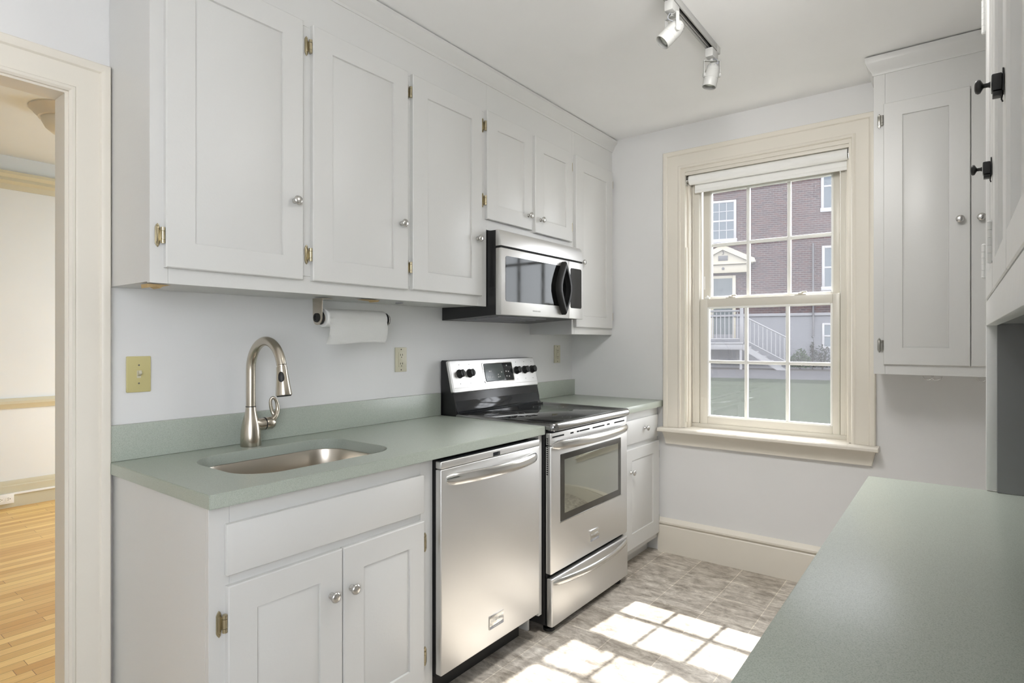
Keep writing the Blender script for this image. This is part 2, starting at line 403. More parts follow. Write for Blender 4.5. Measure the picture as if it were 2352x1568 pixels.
# far wall with window opening
WX0, WX1, WZ0, WZ1 = .79, 1.65, .765, 2.30
w = MB(); w.box(-.08, WX0-.012, L, L+.24, -.3, H+.35); w.box(WX1+.008, XW+.1, L, L+.24, -.3, H+.35); w.box(WX0-.012, WX1+.008, L, L+.24, -.3, WZ0-.024); w.box(WX0-.012, WX1+.008, L, L+.24, WZ1+.012, H+.35)
struct('wall_far', w, M['wall'], 'pale grey wall around the double-hung window', 'wall')
RY0, RY1, BZ0, BZ1 = -2.5, -.75, .85, 2.30  # bounds of the added light opening in the right wall
w = MB(); w.box(XW, XW+.1, RY1, L, 0, H+.1); w.box(XW, XW+.1, YB-.1, RY0, 0, H+.1); w.box(XW, XW+.1, RY0, RY1, 0, BZ0); w.box(XW, XW+.1, RY0, RY1, BZ1, H+.1)
struct('wall_right', w, M['wall'], 'pale wall behind the white built-in cupboard', 'wall')
struct('wall_back', MB().box(0, XW, YB-.1, YB, 0, H), M['wall'], 'pale wall behind the viewer', 'wall')
# dining room seen through the doorway
DXF = -3.755; DYA, DYB_ = -2.9, 3.2; DH = 2.72
struct('floor.001', MB().box(DXF-.1, -.06, DYA-.1, DYB_+.1, -.06, 0), M['oak'], 'honey oak strip floor in the room beyond the doorway', 'floor')
struct('ceiling.001', MB().box(DXF-.1, -WT, DYA-.1, DYB_+.1, DH, DH+.08), M['dining_wall'], 'bright white ceiling of the room beyond the doorway', 'ceiling')
struct('wall_dining', MB().box(DXF-.1, DXF, DYA-.1, DYB_+.1, 0, DH), M['dining_wall'], 'bright off-white wall of the room beyond the doorway', 'wall')
struct('wall_dining_near', MB().box(DXF, -WT, DYA-.1, DYA, 0, DH), M['dining_wall'], 'end wall of the adjoining room, hidden from the kitchen', 'wall')
w = MB(); w.box(DXF, -3.2, DYB_, DYB_+.1, 0, DH); w.box(-1.4, -WT, DYB_, DYB_+.1, 0, DH); w.box(-3.2, -1.4, DYB_, DYB_+.1, 0, .6); w.box(-3.2, -1.4, DYB_, DYB_+.1, 2.4, DH); w.box(-WT-.005, -WT, L+.1, DYB_, 0, DH)
struct('wall_dining_far', w, M['dining_wall'], 'far wall of the adjoining room with an added light opening, hidden from the kitchen', 'wall')
def moulding(name, prof, axis, a0, a1, mat, label, cat='trim'):
    return struct(name, MB().prism(prof, axis, a0, a1), mat, label, cat, 28)
x = DXF
moulding('baseboard_dining', [(x, 0), (x+.02, 0), (x+.02, .165), (x+.014, .172), (x+.014, .19), (x+.006, .206), (x, .206)], 'Y', DYA, DYB_, M['olive'], 'olive-beige baseboard along the oak floor beyond the doorway', 'baseboard')
moulding('trim_1', [(x, .762), (x+.012, .762), (x+.02, .785), (x+.03, .80), (x+.03, .82), (x+.018, .842), (x, .842)], 'Y', DYA, DYB_, M['olive'], 'olive-beige chair rail on the wall beyond the doorway')
moulding('trim_2', [(x, 2.46), (x+.012, 2.46), (x+.02, 2.50), (x+.05, 2.52), (x+.045, 2.545), (x+.06, 2.57), (x+.06, 2.592), (x, 2.592)], 'Y', DYA, DYB_, M['olive'], 'olive-beige picture rail high on the wall beyond the doorway')
moulding('trim_3', [(x+.02, .098), (x+.034, .098), (x+.034, .108), (x+.03, .112), (x+.02, .112)], 'Y', .585, DYB_, M['whiteplastic'], 'slim white wire channel running along the olive baseboard')
# doorway casing + jamb (profiled: outer back band, flat board, inner bead)
def casing_prof(o):   # (offset from opening edge, thickness)
    return [(0, 0), (0, .012), (.006, .017), (.014, .017), (.017, .013), (.022, .015), (.075, .019), (.079, .026), (.088, .030), (.100, .030), (.104, .024), (.104, 0)]
def casing_left():
    m = MB(); pr = casing_prof(0); b = bmesh.new()
    e = DY1+.008; zt = DZ+.006; y2 = DY0-.008
    def ring(f): return [b.verts.new(f(o, t)) for o, t in pr]
    Rs = [ring(lambda o, t: (t, e+o, 0)), ring(lambda o, t: (t, e+o, zt+o)), ring(lambda o, t: (t, y2-o, zt+o)), ring(lambda o, t: (t, y2-o, 0))]
    n = len(pr)
    for A, B in zip(Rs, Rs[1:]):
        for i in range(n): b.faces.new((A[i], A[(i+1) % n], B[(i+1) % n], B[i]))
    b.faces.new(Rs[0]); b.faces.new(Rs[-1]); m.merge(b); return m
door = casing_left().build('door_1', M['cream'], None, 28); tag(door, 'cream painted moulded casing around the open doorway', 'door frame', None, 'structure')
j = MB(); j.box(-WT-.003, .004, DY1-.0005, DY1+.012, 0, DZ+.012); j.box(-WT-.003, .004, DY0-.012, DY0+.0005, 0, DZ+.012); j.box(-WT-.003, .004, DY0, DY1, DZ-.0005, DZ+.012)
j.build('jamb', M['cream'], door)
MB().box(-.082, .004, DY0, DY1, -.004, .006, .003).build('threshold', M['oak'], door)
# far baseboard
pb = [(L, 0), (L-.022, 0), (L-.022, .158), (L-.016, .166), (L-.018, .172), (L-.028, .176), (L-.028, .186), (L-.012, .202), (L, .206)]
struct('baseboard_far', MB().prism(pb, 'X', .625, XW), M['cream'], 'tall cream moulded baseboard under the window', 'baseboard', 28)

# ------------------------------------------------------------------ window
win = thing('window_1', (1.22, L, .765), 'cream double-hung six-over-six window with brick building behind', 'window'); win['kind'] = 'structure'
def win_casing():
    pr = [(0, 0), (0, .010), (.004, .016), (.012, .018), (.020, .014), (.026, .016), (.078, .022), (.082, .028), (.090, .032), (.104, .032), (.108, .026), (.108, 0)]
    b = bmesh.new(); x0, x1, z0, z1 = WX0-.022, WX1+.012, WZ0+.0007, WZ1+.022
    def ring(f): return [b.verts.new(f(o, t)) for o, t in pr]
    Rs = [ring(lambda o, t: (x0-o, L-t, z0)), ring(lambda o, t: (x0-o, L-t, z1+o)), ring(lambda o, t: (x1+o, L-t, z1+o)), ring(lambda o, t: (x1+o, L-t, z0))]
    n = len(pr)
    for A, B in zip(Rs, Rs[1:]):
        for i in range(n): b.faces.new((A[i], A[(i+1) % n], B[(i+1) % n], B[i]))
    b.faces.new(Rs[0]); b.faces.new(Rs[-1]); m = MB(); m.merge(b); return m
win_casing().build('casing', M['cream'], win, 28)
j = MB()   # jamb liner with stop beads
j.box(WX0-.024, WX0, L-.004, L+.22, WZ0+.0025, WZ1-.0002); j.box(WX1, WX1+.014, L-.004, L+.22, WZ0+.0025, WZ1-.0002); j.box(WX0-.024, WX1+.014, L-.004, L+.22, WZ1, WZ1+.024)
for (a0, a1) in ((WX0, WX0+.014), (WX1-.014, WX1)): j.box(a0, a1, L+.035, L+.075, WZ0, WZ1, .003)
j.box(WX0, WX1, L-.002, L+.0135, WZ1-.020, WZ1-.0003, .002); j.box(WX0, WX1, L+.12, L+.24, WZ0-.024, WZ0-.001)
j.box(WX0, WX0+.008, L+.004, L+.022, .80, 1.85, .002); j.box(WX1-.006, WX1, L+.004, L+.022, .80, 1.86, .002)
j.build('jamb', M['cream'], win)
f = MB()   # vinyl frame
FY0, FY1 = L+.078, L+.165
f.box(WX0, WX0+.058, FY0, FY1, WZ0+.0262, WZ1-.0602, .003); f.box(WX1-.05, WX1, FY0, FY1, WZ0+.0262, WZ1-.0602, .003); f.box(WX0, WX1, FY0, FY1, WZ1-.06, WZ1, .003); f.box(WX0, WX1, FY0, FY1, WZ0-.002, WZ0+.026, .003)
f.box(WX0+.018, WX0+.026, FY0-.006, FY0+.002, WZ0+.027, WZ1-.061, .002); f.box(WX1-.026, WX1-.018, FY0-.006, FY0+.002, WZ0+.027, WZ1-.061, .002)
f.build('window_frame', M['vinyl'], win)
st = MB(); st.prism([(L+.08, .742), (L-.082, .742), (L-.088, .747), (L-.088, .759), (L-.082, .765), (L+.08, .767)], 'X', WX0-.001, WX1+.001)
st.prism([(L-.0005, .742), (L-.082, .742), (L-.088, .747), (L-.088, .759), (L-.082, .765), (L-.0005, .765)], 'X', .648, WX0-.0015); st.prism([(L-.0005, .742), (L-.082, .742), (L-.088, .747), (L-.088, .759), (L-.082, .765), (L-.0005, .765)], 'X', WX1+.0015, 1.785)
st.build('window_sill', M['cream'], win, 28)
b = bmesh.new()
ap = [(L, .664), (L-.020, .664), (L-.022, .70), (L-.024, .705), (L-.026, .72), (L-.034, .735), (L-.050, .742), (L, .742)]
A = [b.verts.new((.676 - max(0, (t-.664))*.25 , y, t)) for y, t in ap]; B = [b.verts.new((1.752 + max(0, (t-.664))*.25, y, t)) for y, t in ap]
for i in range(len(ap)): b.faces.new((A[i], A[(i+1) % len(ap)], B[(i+1) % len(ap)], B[i]))
b.faces.new(A); b.faces.new(B); m = MB(); m.merge(b); m.build('apron', M['cream'], win, 28)
def sash(name, x0, x1, z0, z1, gx0, gx1, gz0, gz1, y0, y1, zm):
    s = MB(); s.box(x0, gx0, y0, y1, z0, z1, .003); s.box(gx1, x1, y0, y1, z0, z1, .003)
    s.box(gx0+.0001, gx1-.0001, y0, y1, z0, gz0, .002); s.box(gx0+.0001, gx1-.0001, y0, y1, gz1, z1, .002)
    o = s.build(name, M['vinyl'], win)
    mu = MB(); ym = (y0+y1)/2
    wd = (gx1-gx0)
    for k in (1/3, 2/3):
        xm = gx0+wd*k; mu.box(xm-.0095, xm+.0095, ym-.012, ym+.012, gz0, gz1, .004)
    mu.box(gx0, gx1, ym-.011, ym+.011, zm-.0095, zm+.0095, .004)
    for (a0, a1, c0, c1) in ((gx0-.002, gx0+.009, gz0, gz1), (gx1-.009, gx1+.002, gz0, gz1), (gx0+.0092, gx1-.0092, gz0-.002, gz0+.009), (gx0+.0092, gx1-.0092, gz1-.009, gz1+.002)):
        mu.box(a0, a1, y0-.001, y1+.001, c0, c1, .003)
    mu.build('muntins', M['muntin'], o)
    MB().box(gx0, gx1, ym-.002, ym+.002, gz0, gz1).build('pane', M['glass'], o, 0)
    return o
lo = sash('lower_sash', .850, 1.598, .790, 1.540, .896, 1.562, .833, 1.490, L+.084, L+.114, 1.163)
up = sash('upper_sash', .856, 1.592, 1.484, 2.240, .898, 1.560, 1.548, 2.192, L+.124, L+.154, 1.866)
for xm in (1.03, 1.405):   # sash locks
    k = MB(); k.box(xm-.03, xm+.03, L+.088, L+.112, 1.540, 1.547, .003); k.lathe([(.016, 0), (.016, .006), (.008, .010), (0, .011)], (xm, L+.10, 1.546), (0, 0, 1), 16)
    k.tube([(xm, L+.10, 1.553), (xm+.012, L+.092, 1.556), (xm+.034, L+.082, 1.556)], [.006, .0055, .004], 8)
    lab(k.build('sash_lock', M['cream'], lo), 'cream sash lock')
k = MB(); k.box(.874, .905, L+.09, L+.11, 1.540, 1.552, .004); k.lathe([(.008, 0), (.004, .01), (0, .012)], (.89, L+.10, 1.55), (0, 0, 1), 12); k.build('tilt_latch', M['muntin'], lo)
k = MB(); k.box(.861, .869, L+.121, L+.125, 1.60, 1.68, .002); k.build('vent_latch', M['muntin'], up)
# roller shade
rs = thing('roller_shade', (1.22, L+.035, 2.24), 'rolled-up white roller shade at the top of the window', 'window shade')
MB().cyl((WX0+.018, L+.030, 2.254), (WX1-.008, L+.030, 2.254), .0285, n=32).build('roll', M['fabric'], rs)
MB().box(WX0+.040, WX1-.012, L+.0525, L+.0545, 2.188, 2.25).build('cloth', M['fabric'], rs)
MB().box(WX0+.040, WX1-.012, L+.047, L+.058, 2.178, 2.197, .004).build('hem_bar', M['fabric'], rs)
k = MB(); k.box(WX0+.0005, WX0+.004, L+.008, L+.034, 2.222, 2.286, .001); k.cyl((WX0+.003, L+.030, 2.254), (WX0+.020, L+.030, 2.254), .012, n=14); lab(k.build('bracket', M['knob'], rs), 'metal end bracket')
k = MB(); k.box(WX1-.004, WX1-.0005, L+.008, L+.034, 2.222, 2.286, .001); k.cyl((WX1-.010, L+.030, 2.254), (WX1-.003, L+.030, 2.254), .012, n=14); lab(k.build('bracket', M['knob'], rs), 'metal end bracket')

# ------------------------------------------------------------------ upper cabinets (left wall)
XF = .302; ZB = 1.452; ZC = 2.56
def face(mb, y0, y1, z0, z1, xb=XF-.018, xf=XF): mb.box(xb, xf, y0+.0002, y1-.0002, z0+.0002, z1-.0002, .0007, 1)
uc = thing('upper_cabinet', (.15, .73, ZB), 'long white upper cabinet with three panelled doors over the sink', 'cabinet')
c = MB(); c.box(0.002, XF-.018, .002, 1.464, ZB+.004, ZC)
face(c, .0, .048, ZB, ZC); face(c, .458, .522, ZB+.06, 2.375); face(c, .936, .988, ZB+.06, 2.375); face(c, 1.405, 1.466, ZB, 2.375); face(c, .048, 1.405, ZB, ZB+.06); face(c, .048, 1.466, 2.375, ZC)
c.box(XF-.03, XF-.019, .04, 1.42, ZB+.05, 2.39)
c.build('body', M['white'], uc)
m_ = (.075, .075, .074, .074)
cab_door(uc, 'L', (XF, .036, 1.497), .436, .886, (.080, .076, .076, .074), (.402, .262), (.090, .812), 0)
cab_door(uc, 'L', (XF, .510, 1.497), .442, .886, (.079, .078, .076, .074), (.404, .262), (.090, .811), 0)
cab_door(uc, 'L', (XF, .977, 1.499), .439, .883, (.084, .074, .076, .074), (.403, .264), (.090, .808), 0)
# torn veneer strips hanging from the underside
for pr_, xa, xb_ in (([(.010, 1.452), (.072, 1.452), (.05, 1.446), (.044, 1.441), (.034, 1.446), (.012, 1.441)], .215, .262), ([(.785, 1.452), (.87, 1.452), (.862, 1.446), (.852, 1.444), (.845, 1.449)], .20, .24)):
    lab(MB().prism(pr_, 'X', xa, xb_).build('torn_veneer', M['wood_raw'], uc, 0), 'torn strip of bare-wood veneer on the underside')
p = MB(); p.box(.18, .215, 1.005, 1.018, 1.447, 1.452, .001); p.build('clip', M['conduit'], uc)

mc = thing('over_range_cabinet', (.15, 1.85, 1.82), 'short white upper cabinet with two doors above the microwave', 'cabinet')
c = MB(); c.box(.002, XF-.018, 1.468, 2.241, 1.822, ZC); face(c, 1.466, 2.243, 2.375, ZC); face(c, 1.466, 2.243, 1.819, 1.885); face(c, 1.466, 1.475, 1.885, 2.375); face(c, 1.800, 1.872, 1.885, 2.375); face(c, 2.205, 2.243, 1.885, 2.375); c.box(XF-.03, XF-.019, 1.47, 2.24, 1.88, 2.38)
c.build('body', M['white'], mc)
cab_door(mc, 'L', (XF, 1.454, 1.867), .367, .517, (.078, .070, .076, .076), (.331, .071), (.088, .442), 0)
cab_door(mc, 'L', (XF, 1.851, 1.860), .370, .514, (.078, .066, .074, .076), (.046, .073), (.088, .436), 1)

tc_ = thing('narrow_upper_cabinet', (.15, 2.5, 1.326), 'tall narrow white upper cabinet in the corner by the window wall', 'cabinet')
c = MB(); c.box(.002, XF-.018, 2.245, L-.002, 1.3265, ZC); face(c, 2.243, 2.275, 1.3265, ZC); face(c, 2.708, L-.002, 1.3265, ZC); face(c, 2.275, 2.708, 1.3265, 1.385); face(c, 2.275, 2.708, 2.365, ZC); c.box(XF-.03, XF-.019, 2.27, 2.715, 1.38, 2.37)
c.build('body', M['white'], tc_)
cab_door(tc_, 'L', (XF, 2.266, 1.368), .455, 1.006, (.084, .084, .067, .080), (.058, .384), (.076, .928), 1)
# crown along the cabinet tops
cp = [(XF-.01, 2.512), (XF+.004, 2.512), (XF+.006, 2.522), (XF+.012, 2.527), (XF+.022, 2.545), (XF+.034, 2.560), (XF+.038, 2.566), (XF+.038, 2.580), (XF-.01, 2.580)]
moulding('trim_4', cp, 'Y', 0, L-.001, M['white'], 'white crown moulding along the upper cabinets at the ceiling')

# ------------------------------------------------------------------ microwave
MY0, MY1, MXF, MZ0, MZ1 = 1.470, 2.222, .390, 1.412, 1.815
mw_ = thing('microwave', (.2, 1.845, MZ0), 'stainless over-the-range microwave with black loop handle and dark window', 'microwave')
c = MB(); c.prism([(.004, 1.392), (MXF-.035, MZ0), (MXF-.035, MZ1-.001), (.004, MZ1-.001)], 'Y', MY0+.002, MY1-.002, .002)
c.build('body', M['black'], mw_)
c = MB()
for k in range(4): c.box(.05+k*.07, .09+k*.07, 1.56, 1.98, 1.3935+k*.0037, 1.400+k*.0037)
lab(c.build('underside_vent', M['conduit'], mw_), 'grey vent strips under the oven')
vg = MB(); pr = [(MXF-.034, 1.738), (MXF, 1.738), (MXF-.001, 1.76), (MXF-.006, 1.79), (MXF-.014, 1.809), (MXF-.020, 1.815), (MXF-.034, 1.815)]
vg.prism(pr, 'Y', MY0, MY1, .0015); lab(vg.build('vent_cover', M['steel'], mw_, 28), 'curved stainless top vent cover')
MB().box(MXF-.034, MXF-.006, MY0+.002, MY1-.002, 1.728, 1.739).build('vent_slot', M['dark'], mw_)
dr = MB(); dr.box(MXF-.034, MXF, MY0, 2.070, MZ0, 1.728, .003); dr = dr.build('door', M['steel'], mw_)
MB().prism(rrect(1.502, 2.062, 1.476, 1.692, .012), 'X', MXF-.002, MXF+.0012).build('window', M['mwglass'], dr)
# lens-shaped loop handle
def lens(hw, hh, n=13, p=1.55):
    pts = []
    for i in range(2*n):
        t = i/(2*n)*2*PI; cy, cz = math.sin(t), math.cos(t)
        pts.append((hw*(1-abs(cz)**p)*(1 if cy >= 0 else -1) if abs(cy) > 1e-9 else 0, hh*cz))
    return pts
def lens_handle():
    b = bmesh.new(); n = 13; out0 = lens(.062, .143, n); out1 = lens(.056, .134, n); in1 = lens(.042, .108, n); in0 = lens(.046, .112, n)
    yc, zc = 1.996, 1.572
    Rs = [[b.verts.new((xx, yc+y, zc+z)) for y, z in P] for xx, P in ((MXF+.001, out0), (MXF+.026, out0), (MXF+.034, out1), (MXF+.034, in1), (MXF+.026, in0), (MXF+.001, in0))]
    m = len(out0); Rs.append(Rs[0])
    for A, B in zip(Rs, Rs[1:]):
        for i in range(m): b.faces.new((A[i], A[(i+1) % m], B[(i+1) % m], B[i]))
    q = MB(); q.merge(b); return q
lab(lens_handle().build('handle', M['blackmatte'], dr, 50), 'black lens-shaped loop handle')
lettering('FRIGIDAIRE', .0105, frame_mat(Vector((MXF+.0003, 1.762, 1.438)), YP, ZP, XP), M['lightmark'], dr, .07)
cpn = MB(); cpn.box(MXF-.034, MXF, 2.073, MY1, MZ0, 1.728, .003); cpn = cpn.build('control_panel', M['steel'], mw_)
MB().prism(rrect(2.086, 2.204, 1.470, 1.692, .012), 'X', MXF-.002, MXF+.0012).build('keypad', M['blackgloss'], cpn)
# ------------------------------------------------------------------ paper towel
pt = thing('paper_towel_holder', (.15, .78, 1.452), 'metal paper towel holder with black end discs under the cabinet', 'paper towel holder')
TX, TZ, TY0, TY1 = .150, 1.377, .655, .968
pl = [(TX-.030, 1.4515), (TX+.030, 1.4515)] + [(TX+.028*math.cos(a), TZ-.028*math.sin(a)) for a in [PI*i/10 for i in range(11)]]
lab(MB().prism(pl, 'Y', TY0-.014, TY0-.010, .001).build('bracket', M['nickel'], pt), 'brushed metal side bracket')
MB().box(TX-.030, TX+.030, TY0-.014, TY0+.034, 1.4488, 1.4517).build('mounting_flange', M['nickel'], pt)
d = MB(); d.lathe([(.026, 0), (.026, .012), (.018, .014)], (TX, TY0-.010, TZ), (0, 1, 0), 28); d.lathe([(.018, 0), (.017, .006), (.010, .007), (.009, .003), (0, .003)], (TX, TY0-.014, TZ), (0, -1, 0), 24)
lab(d.build('end_disc', M['blackmatte'], pt), 'black plastic disc on the bracket')
MB().cyl((TX, TY0, TZ), (TX, TY1+.004, TZ), .009, n=16).build('rod', M['nickel'], pt)
d = MB(); d.lathe([(.010, 0), (.029, .001), (.0295, .006), (.026, .014), (.016, .019), (0, .020)], (TX, TY1, TZ), (0, 1, 0), 32)
lab(d.build('end_cap', M['blackmatte'], pt, 50), 'black rounded end cap'); lab(MB().lathe([(.0297, .004), (.0303, .006), (.0297, .008)], (TX, TY1, TZ), (0, 1, 0), 32).build('cap_band', M['steel_h'], pt), 'shiny metal band')
pr_ = thing('paper_towel_roll', (.15, .80, 1.34), 'white embossed paper towel roll with loose sheet hanging down', 'paper towel roll')
RR = .036
r = MB(); r.lathe([(.018, 0), (RR-.002, 0), (RR, .002), (RR, TY1-TY0-.022), (RR-.002, TY1-TY0-.020), (.018, TY1-TY0-.020)], (TX, TY0+.010, TZ), (0, 1, 0), 40); r.build('roll', M['paper'], pr_)
r = MB(); r.lathe([(.015, 0), (.018, 0), (.018, .27), (.015, .27)], (TX, TY0+.009, TZ), (0, 1, 0), 24); lab(r.build('core', M['card'], pr_), 'brown cardboard core')
b = bmesh.new(); prof = []
for i in range(14):
    a = math.radians(75 - i*(90/13)); prof.append((TX + (RR+.002)*math.cos(a), TZ + (RR+.002)*math.sin(a)))
z0 = prof[-1][1]
for i in range(1, 9): prof.append((TX+RR+.001+.010*math.sin(i/8*PI*.6) - .006*(i/8)**2, z0 - .088*i/8))
ny = 12; g = []
for jy in range(ny+1):
    t = jy/ny
    row = []
    for i, (px, pz) in enumerate(prof):
        k = max(0, i-13)/8; yy = TY0+.016 + t*(TY1-TY0-.030)
        yy += -.018*k*k*(1-t) - .014*k*k*t
        row.append(b.verts.new((px + .003*math.sin(t*7)*k, yy, pz - .004*math.sin(t*5+1)*k)))
    g.append(row)
for A, B in zip(g, g[1:]):
    for i in range(len(A)-1): b.faces.new((A[i], A[i+1], B[i+1], B[i]))
bmesh.ops.solidify(b, geom=b.faces[:], thickness=.0008)
q = MB(); q.merge(b); q.build('hanging_sheet', M['paper'], pr_, 60)

# ------------------------------------------------------------------ sink base cabinet
XL = .622; sc = thing('sink_cabinet', (.31, .4, 0), 'white sink base cabinet with false drawer front and two doors', 'cabinet')
c = MB(); c.box(.003, XL-.018, .010, .028, 0, .875); c.box(.003, XL-.018, .768, .785, .10, .875); c.box(.003, XL-.019, .0285, .7675, .10, .118); c.box(.003, .015, .0285, .7675, .1185, .875); c.box(XL-.09, XL-.075, .0285, .7675, 0, .0995)
face(c, .010, .062, 0.0, .876, XL-.018, XL); face(c, .728, .786, 0.0, .876, XL-.018, XL); face(c, .062, .728, .80, .876, XL-.018, XL); face(c, .062, .728, .655, .70, XL-.018, XL); face(c, .062, .728, .10, .16, XL-.018, XL); c.box(XL-.03, XL-.019, .05, .74, .15, .81)
c.build('body', M['white'], sc)
MB().box(XL, XL+.017, .048, .731, .698, .828, .003).build('drawer_front', M['white'], sc)
cab_door(sc, 'L', (XL, .051, .120), .343, .551, (.076, .076, .076, .077), (.303, .425), (.075, .459), 0)
cab_door(sc, 'L', (XL, .398, .120), .333, .551, (.074, .068, .062, .077), (.027, .425), (.075, .470), 1)

# end panel between dishwasher and range
ep = MB().box(.03, .637, 1.420, 1.4445, .085, .8765, .001).build('end_panel', M['white']); tag(ep, 'narrow white support panel between the dishwasher and the stove', 'panel')
ft = MB().box(.50, .575, 1.4245, 1.4385, .0, .084, .001).build('foot', M['white'], ep)

# ------------------------------------------------------------------ countertop with sink cutout
CD = .6545; CT = .0365
ct = thing('countertop', (.33, .72, .877), 'long speckled green countertop with undermount sink cutout', 'countertop')
hole = rrect(.150, .548, .150, .700, (.105, .10, .13, .115), 10)
b = MB().plate_hole([(0.002, -.003), (CD, -.003), (CD, 1.4465), (0.002, 1.4465)], hole, .914-CT, .914)
bmesh.ops.bevel(b.bm, geom=[e for e in b.bm.edges if len(e.link_faces) == 2 and e.calc_face_angle(0) > 1.2 and all(v.co.x > .6 or v.co.y < .01 for v in e.verts)], offset=.002, segments=2, affect='EDGES')
b.build('slab', M['counter'], ct)
MB().box(.002, .0215, -.003, 1.4465, .9145, 1.026, .0015).build('backsplash', M['counter'], ct)
# sink bowl
sk = thing('sink', (.35, .425, .70), 'stainless undermount sink bowl set into the green countertop', 'sink')
def offs(d, rs): return rrect(.150-d, .548+d, .150-d, .700+d, [max(.02, q+d) for q in rs], 10)
rs_ = (.105, .10, .13, .115); b = bmesh.new(); Rs = []
for d, z in ((.030, .8768), (.004, .8768), (.002, .872), (-.002, .80), (-.006, .745), (-.016, .722), (-.035, .712), (-.09, .708)):
    Rs.append([b.verts.new((x, y, z)) for x, y in offs(d, rs_)])
for A, B in zip(Rs, Rs[1:]):
    for i in range(len(A)): b.faces.new((A[i], A[(i+1) % len(A)], B[(i+1) % len(A)], B[i]))
b.faces.new(Rs[-1]); bmesh.ops.recalc_face_normals(b, faces=b.faces[:])
for f_ in b.faces: f_.normal_flip()
bmesh.ops.solidify(b, geom=b.faces[:], thickness=-.0012)
q = MB(); q.merge(b); q.build('bowl', M['sinksteel'], sk, 50)
MB().lathe([(.055, 0), (.055, .002), (.045, .003), (.040, .001), (.012, .001), (.010, .004), (0, .004)], (.33, .43, .709), (0, 0, 1), 28).build('drain', M['knob'], sk)
# faucet
fc = thing('faucet', (.085, .413, .914), 'brushed nickel high-arc pull-down faucet behind the sink', 'faucet')
FXc, FYc = .085, .413
q = MB(); q.lathe([(.0335, 0), (.0345, .002), (.0343, .03), (.0332, .055), (.0295, .080), (.0228, .105), (.0182, .125), (.0168, .140)], (FXc, FYc, .914), (0, 0, 1), 40)
q.tube([(FXc, FYc+.008, .992), (FXc+.001, FYc+.030, .986), (FXc+.001, FYc+.050, .988)], [.027, .0225, .0215], 24)
q.build('body', M['nickel'], fc)
path = []; zs = 1.185; R = .098
path += [(FXc, FYc, z) for z in (1.056, 1.10, 1.15)]
for i in range(25):
    a = PI - (PI-.22)*i/24; path.append((FXc+R+R*math.cos(a), FYc+.002*i/24, zs+R*1.05*math.sin(a)))
sp = MB().tube(path, .0160, 24); sp.build('spout', M['nickel'], fc, 50)
MB().lathe([(.0172, 0), (.0172, .003)], (FXc, FYc, 1.053), (0, 0, 1), 24).build('joint_ring', M['blackmatte'], fc)
e = Vector(path[-1]); dv = (Vector(path[-1])-Vector(path[-2])).normalized(); dv = (dv*.35 + Vector((.08, 0, -1))*.65).normalized()
sh = MB(); sh.lathe([(.0145, 0), (.0145, .005), (.0172, .006), (.0188, .03), (.0222, .065), (.0262, .100), (.0255, .103)], e, dv, 32); sh = sh.build('spray_head', M['nickel'], fc, 50)
MB().lathe([(.0238, 0), (.0225, .004), (0, .004)], e+dv*.1025, dv, 24).build('nozzle', M['blackmatte'], sh)
side = Vector((.72, -.69, 0)); side = (side - dv*side.dot(dv)).normalized(); up_ = dv.cross(side)
bt = MB(); pts = []
cbtn = e + dv*.045 + side*.0160
bt.merge((lambda bb: (bmesh.ops.create_uvsphere(bb, u_segments=16, v_segments=10, radius=1), bmesh.ops.transform(bb, matrix=frame_mat(cbtn, side*.0070, up_*.0105, dv*.023), verts=bb.verts[:]), bb)[2])(bmesh.new()))
lab(bt.build('button', M['blackmatte'], sh, 60), 'black oval spray button')
hd = MB(); hd.lathe([(.0220, 0), (.0226, .004), (.0222, .024), (.017, .034), (0, .037)], (FXc+.001, FYc+.053, .988), (0, 1, 0), 28)
lp = [(FXc+.006, FYc+.074, .998), (FXc+.006, FYc+.090, 1.010), (FXc+.004, FYc+.101, 1.032), (FXc+.004, FYc+.099, 1.058), (FXc+.003, FYc+.092, 1.074), (FXc, FYc+.085, 1.080), (FXc-.004, FYc+.079, 1.072), (FXc-.005, FYc+.079, 1.052), (FXc-.003, FYc+.085, 1.026), (FXc+.004, FYc+.091, 1.010)]
lp, lr_ = smooth_path(lp, [.0115, .0105, .0080, .0064, .0054, .0052, .0056, .0060, .0066, .0076]); hd.tube(lp, lr_, 14)
hd.build('handle', M['nickel'], fc, 50)
MB().lathe([(.0224, 0), (.0224, .003)], (FXc+.001, FYc+.0500, .988), (0, 1, 0), 24).build('joint_ring', M['blackmatte'], fc)

# ------------------------------------------------------------------ dishwasher
DX, D0, D1 = .664, .786, 1.389
dw = thing('dishwasher', (.35, 1.09, 0), 'stainless dishwasher with curved bar handle under the green countertop', 'dishwasher')
MB().box(.04, DX-.032, D0+.008, 1.362, .10, .866, .002).build('tub', M['dark'], dw)
c = MB(); c.box(.08, .575, D0+.005, D1-.03, .006, .11); lab(c.build('toe_kick', M['blackmatte'], dw), 'black toe kick')
dd = MB(); dd.box(DX-.028, DX, D0, D1, .118, .838, .004, 3); dd = dd.build('door', M['steel'], dw)
cs = MB(); cs.box(DX-.028, DX+.0005, D0, D1, .840, .866, .004, 3); cs = cs.build('control_strip', M['steel'], dw)
MB().box(DX-.026, DX-.004, D0+.004, D1-.004, .8655, .8685).build('button_strip', M['blackgloss'], cs)
MB().box(DX-.001, DX+.0012, 1.072, 1.116, .842, .857, .001).build('status_window', M['blackgloss'], cs)
